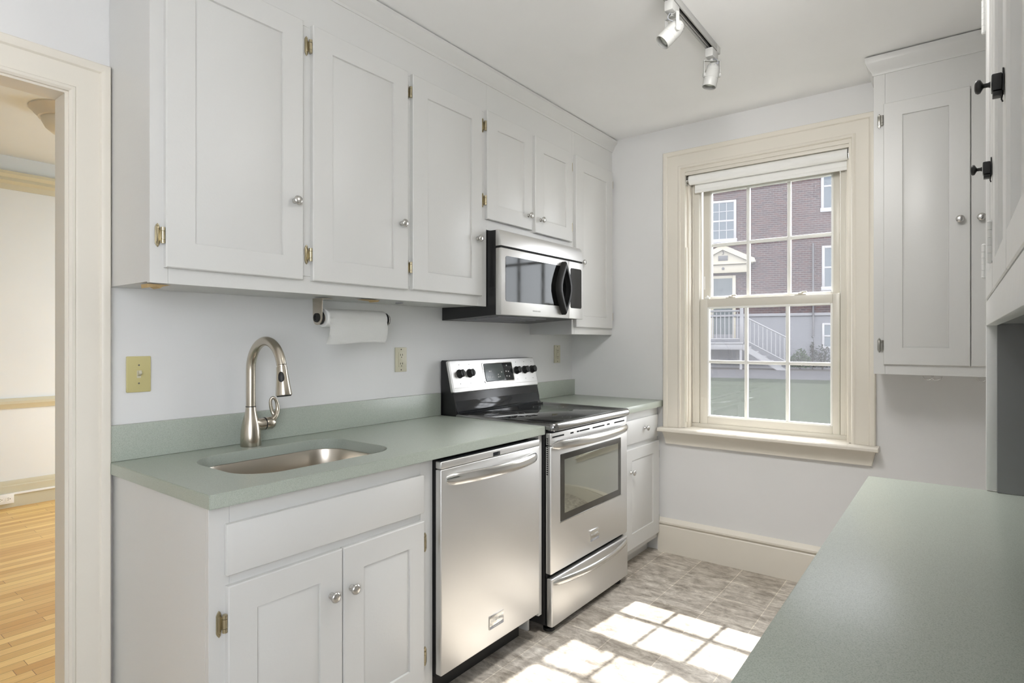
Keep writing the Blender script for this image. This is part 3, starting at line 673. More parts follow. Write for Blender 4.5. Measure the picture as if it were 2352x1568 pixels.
def bow(y0, y1, zc, x0, bulge, rx, rz, sag=0, n=24):
    pts, rad = [], []
    for i in range(n+1):
        t = i/n; k = 1-(2*t-1)**2; pts.append((x0+bulge*k**.9, y0+(y1-y0)*t, zc - sag*k))
        e = min(1, (min(t, 1-t)*16+.22))**.5; rad.append((rx*e, rz*e))
    return MB().tube(pts, rad, 16, flat=(1, 0, 0))
bow(D0+.026, D1-.026, .799, DX+.001, .046, .011, .0225).build('handle', M['steel_h'], dd, 60)
bg = MB().box(DX, DX+.003, 1.048, 1.136, .178, .228, .001).build('badge', M['steel_h'], dd)
MB().box(DX+.0028, DX+.0035, 1.0495, 1.1345, .179, .190).build('badge_band', M['conduit'], bg)
BMX = lambda y, z, x: frame_mat(Vector((x, y, z)), YP, ZP, XP)
lettering('FRIGIDAIRE', .014, BMX(1.092, .208, DX+.0032), M['lightmark'], bg, .072)
lettering('GALLERY', .008, BMX(1.092, .1845, DX+.0037), M['lightmark'], bg, .045)

# ------------------------------------------------------------------ range
R0, R1 = 1.450, 2.192; RX = .683
rg = thing('stove', (.35, 1.82, 0), 'stainless electric stove with black glass cooktop and five knobs', 'stove')
c = MB(); c.box(.035, RX-.036, R0+.003, R1-.003, .035, .895, .002)
c.build('body', M['black'], rg)
c = MB(); c.box(RX-.036, RX-.030, R0+.004, R1-.004, .86, .8945); c.box(RX-.038, RX-.028, R0+.012, R1-.012, .03, .86); c.build('recess', M['dark'], rg)
for yy in (R0+.05, R1-.05):
    for xx in (.10, RX-.045): lab(MB().lathe([(.026, 0), (.026, .012), (.012, .014), (.012, .040)], (xx, yy, 0), (0, 0, 1), 16).build('foot', M['blackmatte'], rg), 'black levelling foot')
# cooktop
def rim():
    def shrink(d): return rrect(.118+d, .704-d, R0-.001+d, R1+.001-d, [max(.006, .030-d), .004, .004, max(.006, .030-d)], 8)
    b = bmesh.new(); Rs = []
    for d, z in ((.006, .893), (0, .899), (-.001, .912), (.002, .922), (.008, .9275), (.016, .9285), (.026, .926), (.030, .924)):
        Rs.append([b.verts.new((x, y, z)) for x, y in shrink(d)])
    n = len(Rs[0])
    for A, B in zip(Rs, Rs[1:]):
        for i in range(n): b.faces.new((A[i], A[(i+1) % n], B[(i+1) % n], B[i]))
    b.faces.new(Rs[0]); b.faces.new(Rs[-1]); q = MB(); q.merge(b); return q
ck = rim().build('cooktop', M['rim'], rg, 40)
gl_ = MB(); gl_.box(.150, .672, R0+.033, R1-.033, .9235, .9255, .0008); gl_ = gl_.build('glass_top', M['cookglass'], ck)
def annulus(cx, cy, r0, r1, z):
    b = bmesh.new(); n = 48
    A = [b.verts.new((cx+r0*math.cos(2*PI*i/n), cy+r0*math.sin(2*PI*i/n), z)) for i in range(n)]; B = [b.verts.new((cx+r1*math.cos(2*PI*i/n), cy+r1*math.sin(2*PI*i/n), z)) for i in range(n)]
    for i in range(n): b.faces.new((A[i], A[(i+1) % n], B[(i+1) % n], B[i]))
    return b
for (cx, cy, rr) in ((.30, R0+.19, .085), (.54, R0+.20, .105), (.30, R1-.19, .085), (.54, R1-.20, .085)):
    q = MB()
    for k in (rr, rr*.62): q.merge(annulus(cx, cy, k-.0012, k, .9258))
    lab(q.build('burner_ring', M['ring'], ck, 0), 'grey printed burner ring')
# backguard
bgp = MB(); bgp.prism([(.012, .90), (.118, .90), (.112, .965), (.102, 1.005), (.099, 1.018), (.0985, 1.03), (.0635, 1.1865), (.018, 1.190), (.012, 1.184)], 'Y', R0+.005, R1-.005, .002)
bgp = bgp.build('backguard', M['black'], rg)
ag = MB(); ag.prism([(.098, .996), (.1035, .996), (.112, .97), (.118, .94), (.130, .929), (.150, .927), (.150, .924), (.118, .924)], 'Y', R0+.012, R1-.012, .002, 2); lab(ag.build('splash_panel', M['blackgloss'], bgp, 50), 'glossy black curved splash panel')
# slanted stainless control panel: frame a = +Y, b = outward normal, c = up-slope
p0 = Vector((.104, R0+.002, 1.028)); p1 = Vector((.066, R0+.002, 1.190)); cu = (p1-p0).normalized(); nu = Vector((cu.z, 0, -cu.x)); hh_ = (p1-p0).length; ww_ = R1-R0-.004
CPM = frame_mat(p0, YP, nu, cu)
cp_ = MB(); cp_.prism(rrect(0, ww_, 0, hh_, .010), 'Y', -.022, 0, .006, 3); cp_.box(.012, ww_-.012, -.001, .0012, .022, .0245, .0005)
cpo = link('control_panel', cp_.mesh('control_panel', M['steel'], 30), bgp, CPM)
def cp_part(name, mb, mat, smooth=32): return link(name, mb.mesh(name, mat, smooth), cpo, CPM)
dsp = cp_part('display', MB().prism(rrect(.255, .508, .040, .143, .010), 'Y', -.002, .003, .0012), M['blackgloss'])
MB_ = MB(); MB_.prism([(.263, .046), (.420, .046), (.424, .07), (.424, .11), (.416, .137), (.263, .137)], 'Y', .0028, .0038)
cp_part('display_glass', MB_, M['screen'])
bz = MB()
outl = rrect(.251, .512, .036, .147, .012); inl = rrect(.256, .507, .041, .142, .009)
b = bmesh.new(); A = [b.verts.new((x, 0.0, z)) for x, z in outl]; B = [b.verts.new((x, .004, z)) for x, z in outl]; C = [b.verts.new((x, .004, z)) for x, z in inl]; D = [b.verts.new((x, 0.0, z)) for x, z in inl]
for P_, Q_ in ((A, B), (B, C), (C, D)):
    for i in range(len(P_)): b.faces.new((P_[i], P_[(i+1) % len(P_)], Q_[(i+1) % len(P_)], Q_[i]))
bz.merge(b); cp_part('display_bezel', bz, M['steel_h'])
for (yy, zz) in ((.282, .068), (.300, .067), (.318, .066), (.300, .098), (.312, .098), (.404, .09), (.386, .066), (.372, .064), (.372, .078)): cp_part('display_symbol', MB().box(yy-.0035, yy+.0035, .0037, .0042, zz-.003, zz+.003), M['lightmark'])
for (yy, zz) in ((.446, .093), (.466, .091), (.446, .066), (.468, .064), (.458, .125)): cp_part('display_symbol', MB().box(yy-.004, yy+.004, .0029, .0034, zz-.0035, zz+.0035), M['lightmark'])
def stove_knob():
    q = MB(); q.lathe([(.023, 0), (.023, .003), (.0195, .005), (.0185, .024), (.0165, .028), (0, .028)], (0, 0, 0), (0, 1, 0), 28)
    q.box(-.0045, .0045, .004, .031, -.0185, .0185, .002)
    return q.mesh('knob', M['blackmatte'])
SK = stove_knob()
for yk in (.066, .143, .548, .626, .698):
    kk = link('knob', SK, cpo, CPM @ Matrix.Translation((yk, 0, .095)) @ Matrix.Rotation(0, 4, 'Y')); lab(kk, 'black turn knob')
for yk in (.066, .143, .548, .626, .698):
    mk = MB()
    for k in range(7):
        a = math.radians(-60 + 40*k - 60); mk.box(yk+.032*math.sin(a)-.0009, yk+.032*math.sin(a)+.0009, 0, .0004, .095+.032*math.cos(a)-.0012, .095+.032*math.cos(a)+.0012)
    cp_part('dial_print', mk, M['mark'])
    for yd, zd in ((yk+.006, .142), (yk-.004, .044)): cp_part('indicator_dot', MB().lathe([(.0022, 0), (.0022, .0006)], (yd, 0, zd), (0, 1, 0), 10), M['mark'])
# oven door
OD0, OD1 = R0, R1-.004
od = MB(); od.box(RX-.030, RX, OD0, OD1, .265, .826, .005, 3); od = od.build('oven_door', M['steel'], rg)
vt = MB(); vt.box(RX-.030, RX-.002, OD0+.002, OD1-.002, .829, .884, .004, 3); vt = vt.build('vent_trim', M['steel'], rg)
for y0, y1 in ((.004, .10), (.155, .182), (.213, .232), (.237, .33), (.36, .48), (.507, .535), (.585, .70)): MB().box(RX-.003, RX-.0012, OD0+.008+y0, OD0+.008+y1, .862, .869).build('vent_slot', M['dark'], vt)
sv = MB()
for k in range(18): sv.box(RX-.024, RX-.016, OD0-.0006, OD0+.0006, .70+k*.0092, .705+k*.0092)
sv.build('side_grille', M['dark'], od)
MB().prism(rrect(OD0+.075, OD1-.075, .481, .782, .004), 'X', RX-.003, RX+.0012, .0008).build('window_frame', M['greyband'], od)
MB().box(RX+.0008, RX+.0018, OD0+.108, OD1-.108, .513, .755, .0004).build('window', M['ovenglass'], od)
MB().box(RX-.001, RX+.003, OD0+.070, OD1-.070, .476, .4805, .001).build('window_trim', M['steel_h'], od)
bow(OD0+.006, OD1-.006, .829, RX+.002, .046, .012, .0215).build('handle', M['steel_h'], od, 60)
rb = MB().box(RX, RX+.004, 1.786, 1.872, .318, .372, .001).build('badge', M['steel_h'], od)
MB().box(RX+.0038, RX+.0046, 1.7875, 1.8705, .319, .331).build('badge_band', M['conduit'], rb)
lettering('FRIGIDAIRE', .014, BMX(1.829, .350, RX+.0043), M['lightmark'], rb, .072); lettering('GALLERY', .008, BMX(1.829, .325, RX+.0048), M['lightmark'], rb, .045)
dwr = MB(); dwr.box(RX-.026, RX+.004, OD0+.003, OD1, .034, .246, .006, 3); dwr = dwr.build('drawer', M['steel'], rg)
bow(OD0+.012, OD1-.012, .226, RX+.002, .046, .009, .016, .0).build('handle', M['steel_h'], dwr, 60)

# ------------------------------------------------------------------ corner base cabinet + counter
fb = thing('base_cabinet', (.31, 2.47, 0), 'narrow white base cabinet with drawer and door beside the stove', 'cabinet')
F0 = 2.203
c = MB(); c.box(.003, XL-.018, F0, L-.024, .085, .885); c.box(.003, XL-.065, F0, L-.024, 0, .085)
face(c, F0, 2.25, .085, .887, XL-.018, XL); face(c, 2.712, L-.024, .085, .887, XL-.018, XL); face(c, 2.25, 2.712, .82, .887, XL-.018, XL); face(c, 2.25, 2.712, .655, .72, XL-.018, XL); face(c, 2.25, 2.712, .085, .14, XL-.018, XL); c.box(XL-.03, XL-.019, 2.24, 2.715, .13, .83)
c.build('body', M['white'], fb)
d = MB().box(XL, XL+.017, 2.225, 2.693, .708, .842, .003).build('drawer', M['white'], fb)
k = link('knob', KNOB, d, Mx('L', (XL+.017, 2.505, .782))); lab(k, 'satin nickel round knob')
cab_door(fb, 'L', (XL, 2.222, .118), .492, .563, (.115, .088, .085, .066), (.100, .435), (.085, .478), 1, hmesh=HINGE_W)
c2 = thing('countertop', (.33, 2.47, .889), 'short green countertop in the corner beside the stove', 'countertop')
MB().box(.002, CD+.002, 2.198, L-.001, .888, .9245, .002).build('slab', M['counter'], c2)
MB().box(.002, .0215, 2.198, L-.001, .925, 1.028, .0015).build('backsplash', M['counter'], c2)

# ------------------------------------------------------------------ switch and outlets
def plate(name, y, z, w, h, mat, label, cat, group=None, x=0.0, t=.006):
    e = thing(name, (x, y, z), label, cat, group)
    MB().prism(rrect(y-w/2, y+w/2, z-h/2, z+h/2, .003, 3), 'X', x+.0003, x+t, .002).build('plate', mat, e)
    return e
e = plate('light_switch', .0825, 1.182, .071, .115, M['ivory'], 'ivory toggle light switch plate on the wall left of the faucet', 'light switch')
q = MB(); q.box(.005, .0065, .0825-.006, .0825+.006, 1.170, 1.194, .0006); q.build('toggle_slot', M['beige'], e)
q = MB(); q.box(-.006, .012, -.0045, .0045, -.006, .006, .001); q.xf(Matrix.Translation((.008, .0825, 1.184)) @ Matrix.Rotation(-.5, 4, 'Y')); q.build('toggle', M['beige'], e)
for z in (1.153, 1.211): lab(MB().lathe([(.003, 0), (.0025, .0012), (0, .0014)], (.006, .0825, z), (1, 0, 0), 10).build('screw', M['knob'], e), 'metal screw')
def gfci(y, z, label, tm):
    e = plate('wall_outlet', y, z, .071, .115, M['beige'], label, 'outlet')
    MB().box(.005, .0085, y-.0165, y+.0165, z-.034, z+.034, .001).build('receptacle', M['beige'], e)
    for zc in (z-.0205, z+.0205):
        s = MB(); s.box(.0082, .0089, y-.0075, y-.0045, zc-.002, zc+.0065); s.box(.0082, .0089, y+.0045, y+.0075, zc-.002, zc+.0065); s.lathe([(.0026, 0), (.0026, .0005)], (.0083, y, zc-.009), (1, 0, 0), 10); s.build('socket_slot_pattern', M['slot'], e)
    s = MB(); s.box(.0082, .0095, y-.008, y+.008, z+.0008, z+.005, .0004); s.box(.0082, .0095, y-.008, y+.008, z-.005, z-.0008, .0004); s.build('test_buttons', M['beige'], e)
    for zc in (z-.048, z+.048): lab(MB().lathe([(.003, 0), (.0025, .0012), (0, .0014)], (.006, y, zc), (1, 0, 0), 10).build('screw', M['slot'], e), 'dark screw')
    return e
gfci(1.195, 1.200, 'beige outlet on the wall between the towel roll and the stove', None)
gfci(2.549, 1.202, 'small beige outlet on the wall right of the stove backguard', None)
e = thing('wall_outlet', (DXF+.02, .53, .075), 'white surface-mounted outlet box on the baseboard beyond the doorway', 'outlet')
MB().box(DXF+.0205, DXF+.052, .47, .585, .038, .112, .003).build('box', M['whiteplastic'], e)
for yc in (.503, .552):
    rcp = MB().prism(rrect(yc-.017, yc+.017, .058, .092, .010, 5), 'X', DXF+.0515, DXF+.0535).build('receptacle', M['muntin'], e)
    s = MB(); s.box(DXF+.0533, DXF+.0540, yc-.008, yc+.002, .080, .083); s.box(DXF+.0533, DXF+.0540, yc-.008, yc+.002, .067, .070); s.lathe([(.003, 0), (.003, .0006)], (DXF+.0534, yc+.009, .075), (1, 0, 0), 8); s.build('socket_slot_pattern', M['slot'], rcp)

# ------------------------------------------------------------------ dome lamp beyond the doorway
dl = thing('ceiling_lamp', (-2.336, .559, DH), 'cream dome ceiling lamp glimpsed through the doorway', 'ceiling lamp')
lc = (-2.336, .559, DH)
MB().lathe([(.205, 0), (.205, .008), (.19, .02), (.185, .03), (.165, .05), (.16, .06), (0, .06)], lc, (0, 0, -1), 40).build('canopy', M['cream'], dl, 40)
MB().lathe([(.145, .055), (.143, .08), (.125, .115), (.09, .145), (.04, .162), (0, .166)], lc, (0, 0, -1), 40).build('glass_bowl', M['lampglass'], dl, 60)

# ------------------------------------------------------------------ track light
TXc = 1.24
tk = thing('ceiling_track', (TXc, 1.1, H), 'white ceiling track rail that carries the two spotlights', 'track light')
q = MB(); q.box(TXc-.018, TXc-.012, .25, 1.90, H-.030, H-.0005, .001); q.box(TXc+.012, TXc+.018, .25, 1.90, H-.030, H-.0005, .001); q.box(TXc-.0118, TXc+.0118, .25, 1.90, H-.010, H-.0005, .001); q.box(TXc-.009, TXc-.005, .25, 1.90, H-.022, H-.009); q.build('rail', M['spot'], tk)
MB().box(TXc-.0115, TXc+.0115, .255, 1.895, H-.012, H-.0105).build('track_slot', M['dark'], tk)
MB().box(TXc-.0195, TXc+.0195, 1.895, 1.935, H-.032, H-.0005, .004).build('end_cap', M['spot'], tk)
def spotlight(y, aim, label, yoke_dir):
    aim = Vector(aim).normalized(); piv = Vector((TXc, y, H-.138))
    t = thing('spotlight', (TXc, y, H-.03), label, 'spotlight')
    MB().box(TXc-.017, TXc+.017, y-.036, y+.036, H-.070, H-.0305, .005).build('adapter', M['spot'], t)
    hz = Vector(yoke_dir).normalized(); zz = Vector((0, 0, 1))
    yk = MB()
    top = Vector((TXc, y, H-.074)); wv = hz.cross(zz)
    def strap(c_, a_, la, b_, lb, d_, ld):
        bb = MB().box(-la/2, la/2, -lb/2, lb/2, -ld/2, ld/2, .0008); bb.xf(frame_mat(c_, a_, b_, d_)); return bb.bm
    dz_ = top.z - piv.z
    yk.merge(strap(top - zz*.003, hz, .070, wv, .014, zz, .0025))
    for sg in (-1, 1):
        yk.merge(strap(piv + hz*sg*.0345 + zz*(dz_/2-.0035), hz, .0025, wv, .014, zz, dz_+.006))
        yk.cyl(piv + hz*sg*.029, piv + hz*sg*.038, .0095, n=18)
    yk.cyl(top - zz*.006, top + zz*.006, .008, n=14)
    yk.build('yoke', M['spot'], t, 35)
    cb = MB(); cb.tube(smooth_path([top + wv*.004, top + wv*.02 - zz*.004 + hz*.014, top + wv*.030 - zz*.028 + hz*.018, piv - aim*.046 + wv*.016, piv - aim*.036]), .0020, 8); lab(cb.build('cord', M['conduit'], t, 60), 'short grey supply cord')
    hb = MB(); hb.lathe([(0, -.052), (.012, -.050), (.022, -.042), (.0275, -.028), (.0285, -.018)], piv, aim, 32); hb = hb.build('back_dome', M['spot'], t, 50)
    rib = MB()
    for k in range(10):
        a = 2*PI*k/10; u = aim.orthogonal().normalized(); w2 = aim.cross(u); rib.tube([piv - aim*.047 + (u*math.cos(a)+w2*math.sin(a))*.014, piv - aim*.032 + (u*math.cos(a)+w2*math.sin(a))*.0265], .0013, 6)
    rib.build('cooling_rib', M['conduit'], hb)
    cn = MB(); cn.lathe([(.0295, -.018), (.030, -.017), (.030, .016), (.0292, .0165), (.0292, .0185), (.030, .019), (.030, .052), (.0285, .054), (.0265, .053), (.025, .040), (.024, .030), (0, .030)], piv, aim, 36); cn.build('lamp_head', M['spot'], t, 40)
    MB().lathe([(.0232, .0305), (.0228, .040), (.018, .044), (.006, .045), (0, .047)], piv, aim, 28).build('bulb', M['spotglass'], t, 50)
    return t
spotlight(1.43, (-.55, -.42, -.72), 'nearer white spotlight tilted to show its round bulb', (.72, -.45, 0))
spotlight(1.875, (-.18, -.10, -.97), 'farther white spotlight at the track end pointing down', (.75, .6, 0))

# ------------------------------------------------------------------ wall cabinet right of the window
WY = 2.455
wc = thing('wall_cabinet', (2.2, 2.6, 1.137), 'white two-door wall cabinet hung to the right of the window', 'cabinet')
c = MB(); c.box(1.789, XW-.002, WY+.018, L-.001, 1.139, 2.56)
def faceF(mb, x0, x1, z0, z1): mb.box(x0+.0002, x1-.0002, WY, WY+.018, z0+.0002, z1-.0002, .0007, 1)
faceF(c, 1.787, 1.832, 1.137, 2.56); faceF(c, 2.50, XW-.002, 1.137, 2.56); faceF(c, 1.832, 2.50, 2.352, 2.56); faceF(c, 1.832, 2.50, 1.137, 1.186); c.box(1.83, 2.50, WY+.019, WY+.03, 1.18, 2.36)
c.build('body', M['white'], wc)
# doors sit nearly flush
cab_door(wc, 'F', (1.826, WY, 1.181), .311, 1.181, (.072, .072, .076, .064), (.277, .622), (.088, 1.107), 0, t=.012, hmesh=HINGE_W)
cab_door(wc, 'F', (2.1395, WY, 1.181), .362, 1.181, (.072, .072, .076, .064), (.034, .622), (.088, 1.107), 1, t=.012, hmesh=HINGE_W)
b = bmesh.new(); prc = [(0, 2.500), (.004, 2.500), (.007, 2.512), (.018, 2.530), (.028, 2.552), (.031, 2.560), (.031, 2.580), (0, 2.580)]
Rs = [[b.verts.new((1.787-o, L-.001, z)) for o, z in prc], [b.verts.new((1.787-o, WY-o, z)) for o, z in prc], [b.verts.new((XW-.002, WY-o, z)) for o, z in prc]]
for A, B in zip(Rs, Rs[1:]):
    for i in range(len(prc)): b.faces.new((A[i], A[(i+1) % len(prc)], B[(i+1) % len(prc)], B[i]))
b.faces.new(Rs[0]); b.faces.new(Rs[-1]); q = MB(); q.merge(b); q.build('crown', M['white'], wc, 28)
def cup_hook(x, label):
    q = MB(); z = 1.137; y = WY+.012
    q.lathe([(.006, 0), (.006, .002), (.003, .004), (.0025, .010)], (x, y, z), (0, 0, -1), 12)
    for sg in (-1, 1):
        pts = [(x, y, z-.008)] + [(x + sg*(.016 - .016*math.cos(a)), y-.001, z-.008-.012*math.sin(a)) for a in [PI*i/10 for i in range(1, 11)]] + [(x+sg*.035, y-.001, z-.003)]
        q.tube(pts, .0018, 8)
    o = q.build('cup_hook', M['copper'], None, 50); return tag(o, label, 'hook')
cup_hook(2.006, 'double metal cup hook under the middle of the right wall cabinet')
cup_hook(2.19, 'metal cup hook half hidden behind the white built-in cupboard')

# ------------------------------------------------------------------ right counter (peninsula) and its base
rc = MB().box(1.898, 2.60, -.30, 1.209, .8775, .914, .002).build('countertop', M['counter']); tag(rc, 'wide speckled green countertop in the right corner', 'countertop')
rb_ = thing('base_cabinet', (2.25, .45, 0), 'white base cabinet under the wide right green countertop', 'cabinet')
c = MB(); c.box(1.938, 2.60, -.28, 1.195, .10, .8768); c.box(2.0, 2.60, -.28, 1.195, 0, .10); c.build('body', M['white'], rb_)
for k in range(3): cab_door(rb_, 'R', (1.938, 1.165-k*.48, .13), .455, .70, (.075,)*4, (.41, .60), (.09, .61), 0)

# ------------------------------------------------------------------ built-in cupboard above right counter
BXF = 2.1525; NT = .0215; NZ = 1.327; BY1 = 1.206; BY0 = -.28
hu = thing('built_in_cupboard', (2.38, .46, .9145), 'old white built-in cupboard with open nook on the right counter', 'cupboard')
c = MB()
P0_ = (BXF, BXF+NT)
c.box(P0_[0], P0_[1], BY1-.012, BY1, .918, NZ, .001)             # far stile edge of the nook
c.box(P0_[0], P0_[1], BY0, BY1, NZ, 1.386, .0015)                # rail above the nook
c.box(P0_[0], P0_[1], BY0, BY0+.05, .915, NZ, .001)
c.box(P0_[0], P0_[1], 1.150, BY1, 1.386, H-.001, .001); c.box(P0_[0], P0_[1], BY0, BY1, 2.30, H-.001, .001)
c.box(P0_[0], P0_[1], BY0, BY0+.06, 1.386, 2.30, .001)
c.build('face_frame', M['patina'], hu)
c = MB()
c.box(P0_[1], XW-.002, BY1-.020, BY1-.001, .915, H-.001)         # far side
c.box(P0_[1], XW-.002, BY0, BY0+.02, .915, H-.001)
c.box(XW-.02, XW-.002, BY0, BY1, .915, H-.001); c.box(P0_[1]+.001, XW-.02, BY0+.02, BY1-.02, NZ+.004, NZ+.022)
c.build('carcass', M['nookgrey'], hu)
def recess_door(y1, y0, far, near, bt=.058, z0=1.388, z1=2.298, t=.022, rec=.015):
    # door in plane x = BXF-.001 ; y1 far edge, y0 near edge
    h = z1-z0; w_ = y1-y0; b = bmesh.new()
    def rect(o, y): return [b.verts.new(p) for p in ((o[0], y, o[2]), (w_-o[1], y, o[2]), (w_-o[1], y, h-o[3]), (o[0], y, h-o[3]))]
    R = [rect((0, 0, 0, 0), 0), rect((0, 0, 0, 0), t-.002), rect((.002, .002, .002, .002), t), rect((far-.004, near-.004, bt-.004, bt-.004), t), rect((far, near, bt, bt), t-.004), rect((far+.001, near+.001, bt+.001, bt+.001), t-rec)]
    for A, B in zip(R, R[1:]):
        for i in range(4): b.faces.new((A[i], A[(i+1) % 4], B[(i+1) % 4], B[i]))
    b.faces.new(R[0]); b.faces.new(R[-1]); q = MB(); q.merge(b)
    return link('door', q.mesh('door', M['patina'], 25), hu, frame_mat(Vector((BXF-.002+t, y1, z0)), -YP, -XP, ZP))
doors = [recess_door(1.150, .806, .085, .075), recess_door(.795, .380, .105, .075), recess_door(.375, -.215, .014, .075)]
def butt_hinge():
    q = MB(); q.box(-.010, .010, 0, .0015, -.038, .038)
    for k in range(5): q.cyl((0, .004, -.037+k*.015), (0, .004, -.0225+k*.015), .0048, n=12)
    for s_ in (-1, 1): q.lathe([(.0045, 0), (.0052, .002), (.0035, .005), (0, .006)], (0, .004, s_*.037), (0, 0, s_), 12)
    return q.mesh('hinge', M['patina'])
BH = butt_hinge()
for d, y in ((doors[0], 1.153), (doors[1], .7985)):
    for z in (1.484, 2.082): lab(link('hinge', BH, d, Mx('R', (BXF-.0015, y, z))), 'white-painted butt hinge')
def latch():
    q = MB(); q.prism([(-.016, -.020), (.016, -.020), (.016, .012), (.008, .030), (0, .034), (-.008, .030), (-.016, .012)], 'Y', 0, .003, .0008)
    q.box(-.014, .014, .003, .021, -.016, .020, .003); q.box(-.012, .012, .003, .019, -.027, -.017, .0015)
    q.tube([(-.004, .002, -.02), (-.004, .004, -.032), (-.003, .002, -.038)], .0015, 6)
    q.xf(Matrix.Scale(.68, 4)); body = q.mesh('latch', M['black'])
    k = MB().lathe([(.0065, 0), (.0045, .004), (.0045, .011), (.008, .013), (.0135, .016), (.0145, .020), (.012, .024), (.006, .0257), (0, .026)], (0, .021, .002), (0, 1, 0), 24).xf(Matrix.Scale(.72, 4)).mesh('latch_knob', M['black'], 70)
    return body, k
LB, LK = latch()
for d, y, z in ((doors[0], .800, 1.628), (doors[1], .410, 1.660)):
    mwl = Mx('R', (BXF-.0025, y, z)); lb = lab(link('latch', LB, d, mwl), 'black iron cupboard latch'); link('latch_knob', LK, lb, mwl)

# ------------------------------------------------------------------ outside
FA = math.atan2(.257, .966); P0b = Vector((-3.926, 24.387, 0))
nb = thing('neighbour_building', P0b, 'red brick building with grey basement across the lawn', 'building', None, FA)
NB = WM[nb.name]
def nbp(name, mb, mat, parent=None, smooth=32): return link(name, mb.mesh(name, mat, smooth), parent or nb, NB)
nbp('brick_wall', MB().box(-11, 9, 0, 8, 2.37, 9.6), M['brick'])
nbp('basement_wall', MB().box(-11.04, 9.04, -.05, 8.04, -.6, 2.25), M['brickpaint'])
nbp('water_table', MB().prism([(-.05, 2.25), (-.10, 2.27), (-.10, 2.32), (-.03, 2.38), (.1, 2.38), (.1, 2.25)], 'X', -11.05, 9.05), M['porchwhite'])
nbp('roof', MB().prism([(-.5, 9.6), (8.5, 9.6), (4, 12)], 'X', -11.4, 9.4), M['roofing'])
def far_win(x0, x1, z0, z1, rows=2, cols=3, split=True, lint=True):
    t = .10; q = MB()
    q.box(x0, x0+t, -.03, .02, z0, z1, .01); q.box(x1-t, x1, -.03, .02, z0, z1, .01); q.box(x0+t, x1-t, -.03, .02, z1-t, z1, .01); q.box(x0-.03, x1+.03, -.07, .02, z0, z0+.16, .01)
    zm = (z0+.16+z1-t)/2; q.box(x0+t, x1-t, -.02, .02, zm-.035, zm+.035, .005)
    w_ = nbp('window', q, M['farframe'])
    nbp('pane', MB().box(x0+t, x1-t, -.010, -.002, z0+.14, z1-t), M['farglass'], w_, 0)
    mu = MB()
    for k in range(1, cols): xx = x0+t+(x1-x0-2*t)*k/cols; mu.box(xx-.012, xx+.012, -.020, -.008, z0+.16, z1-t)
    for a, c_ in ((z0+.16, zm-.035), (zm+.035, z1-t)):
        for k in range(1, rows): zz = a+(c_-a)*k/rows; mu.box(x0+t, x1-t, -.020, -.008, zz-.012, zz+.012)
    if cols > 1 or rows > 1: nbp('muntins', mu, M['farframe'], w_)
    return w_
far_win(-2.33, -1.29, 5.33, 7.08)
far_win(1.80, 2.92, 6.29, 8.25, 1, 1); far_win(1.83, 2.95, 3.23, 4.98, 1, 1)
far_win(-5.6, -4.5, 5.33, 7.08); far_win(4.9, 6.0, 6.29, 8.1, 1, 1); far_win(4.9, 6.0, 3.23, 4.98, 1, 1)
q = MB()
for a0, a1, c0, c1 in ((1.83, 1.91, .98, 1.97), (2.50, 2.58, .98, 1.97), (1.91, 2.50, 1.89, 1.97), (1.91, 2.50, .98, 1.06), (1.91, 2.50, 1.44, 1.50)): q.box(a0, a1, -.085, -.04, c0, c1, .005)
bw = nbp('basement_window', q, M['farframe']); nbp('pane', MB().box(1.9, 2.52, -.06, -.049, 1.04, 1.9), M['farglass'], bw, 0)
nbp('downpipe', MB().tube([(1.52, -.10, 5.1), (1.52, -.10, 2.45), (1.52, -.16, 2.3), (1.52, -.12, 1.45)], .035, 10), M['pipe'])
nbp('arch_band', MB().box(-2.37, -1.25, -.025, .01, 7.10, 7.34), M['brick'])
# entrance with pediment
q = MB(); q.prism([(-3.0, 4.46), (-1.80, 5.06), (-.60, 4.46)], 'Y', -.30, .0); q.prism([(-3.05, 4.44), (-3.0, 4.60), (-1.80, 5.20), (-.60, 4.60), (-.55, 4.44), (-.72, 4.44), (-1.80, 4.99), (-2.88, 4.44)], 'Y', -.42, -.25); q.box(-2.95, -.65, -.34, 0, 4.40, 4.47, .01); q.box(-2.75, -.85, -.24, 0, 4.06, 4.40, .01)
pe = nbp('pediment', q, M['porchcream'])
nbp('pediment_sign', MB().box(-1.97, -1.61, -.33, -.30, 4.56, 4.76, .005), M['pipe'], pe)
link('house_number', (lambda me: (me.materials.append(M['dark']), me)[1])(text_mesh('3', .20, .01)), pe, NB @ frame_mat(Vector((-1.79, -.315, 4.86)), XP, ZP, -YP))
nbp('porch_light', MB().lathe([(.055, 0), (.055, .03), (0, .035)], (-1.79, -.24, 4.24), (0, -1, 0), 16), M['pipe'], pe)
q = MB(); q.box(-1.44, -1.31, -.06, 0, 1.35, 3.97, .01); q.box(-2.30, -2.17, -.06, 0, 1.35, 3.97, .01); q.box(-2.17, -1.44, -.06, 0, 3.85, 3.97, .01); dd_ = nbp('entrance_door', q, M['porchcream']); nbp('door_glass', MB().box(-2.2, -1.42, -.055, -.03, 1.55, 3.87), M['darkdoor'], dd_)
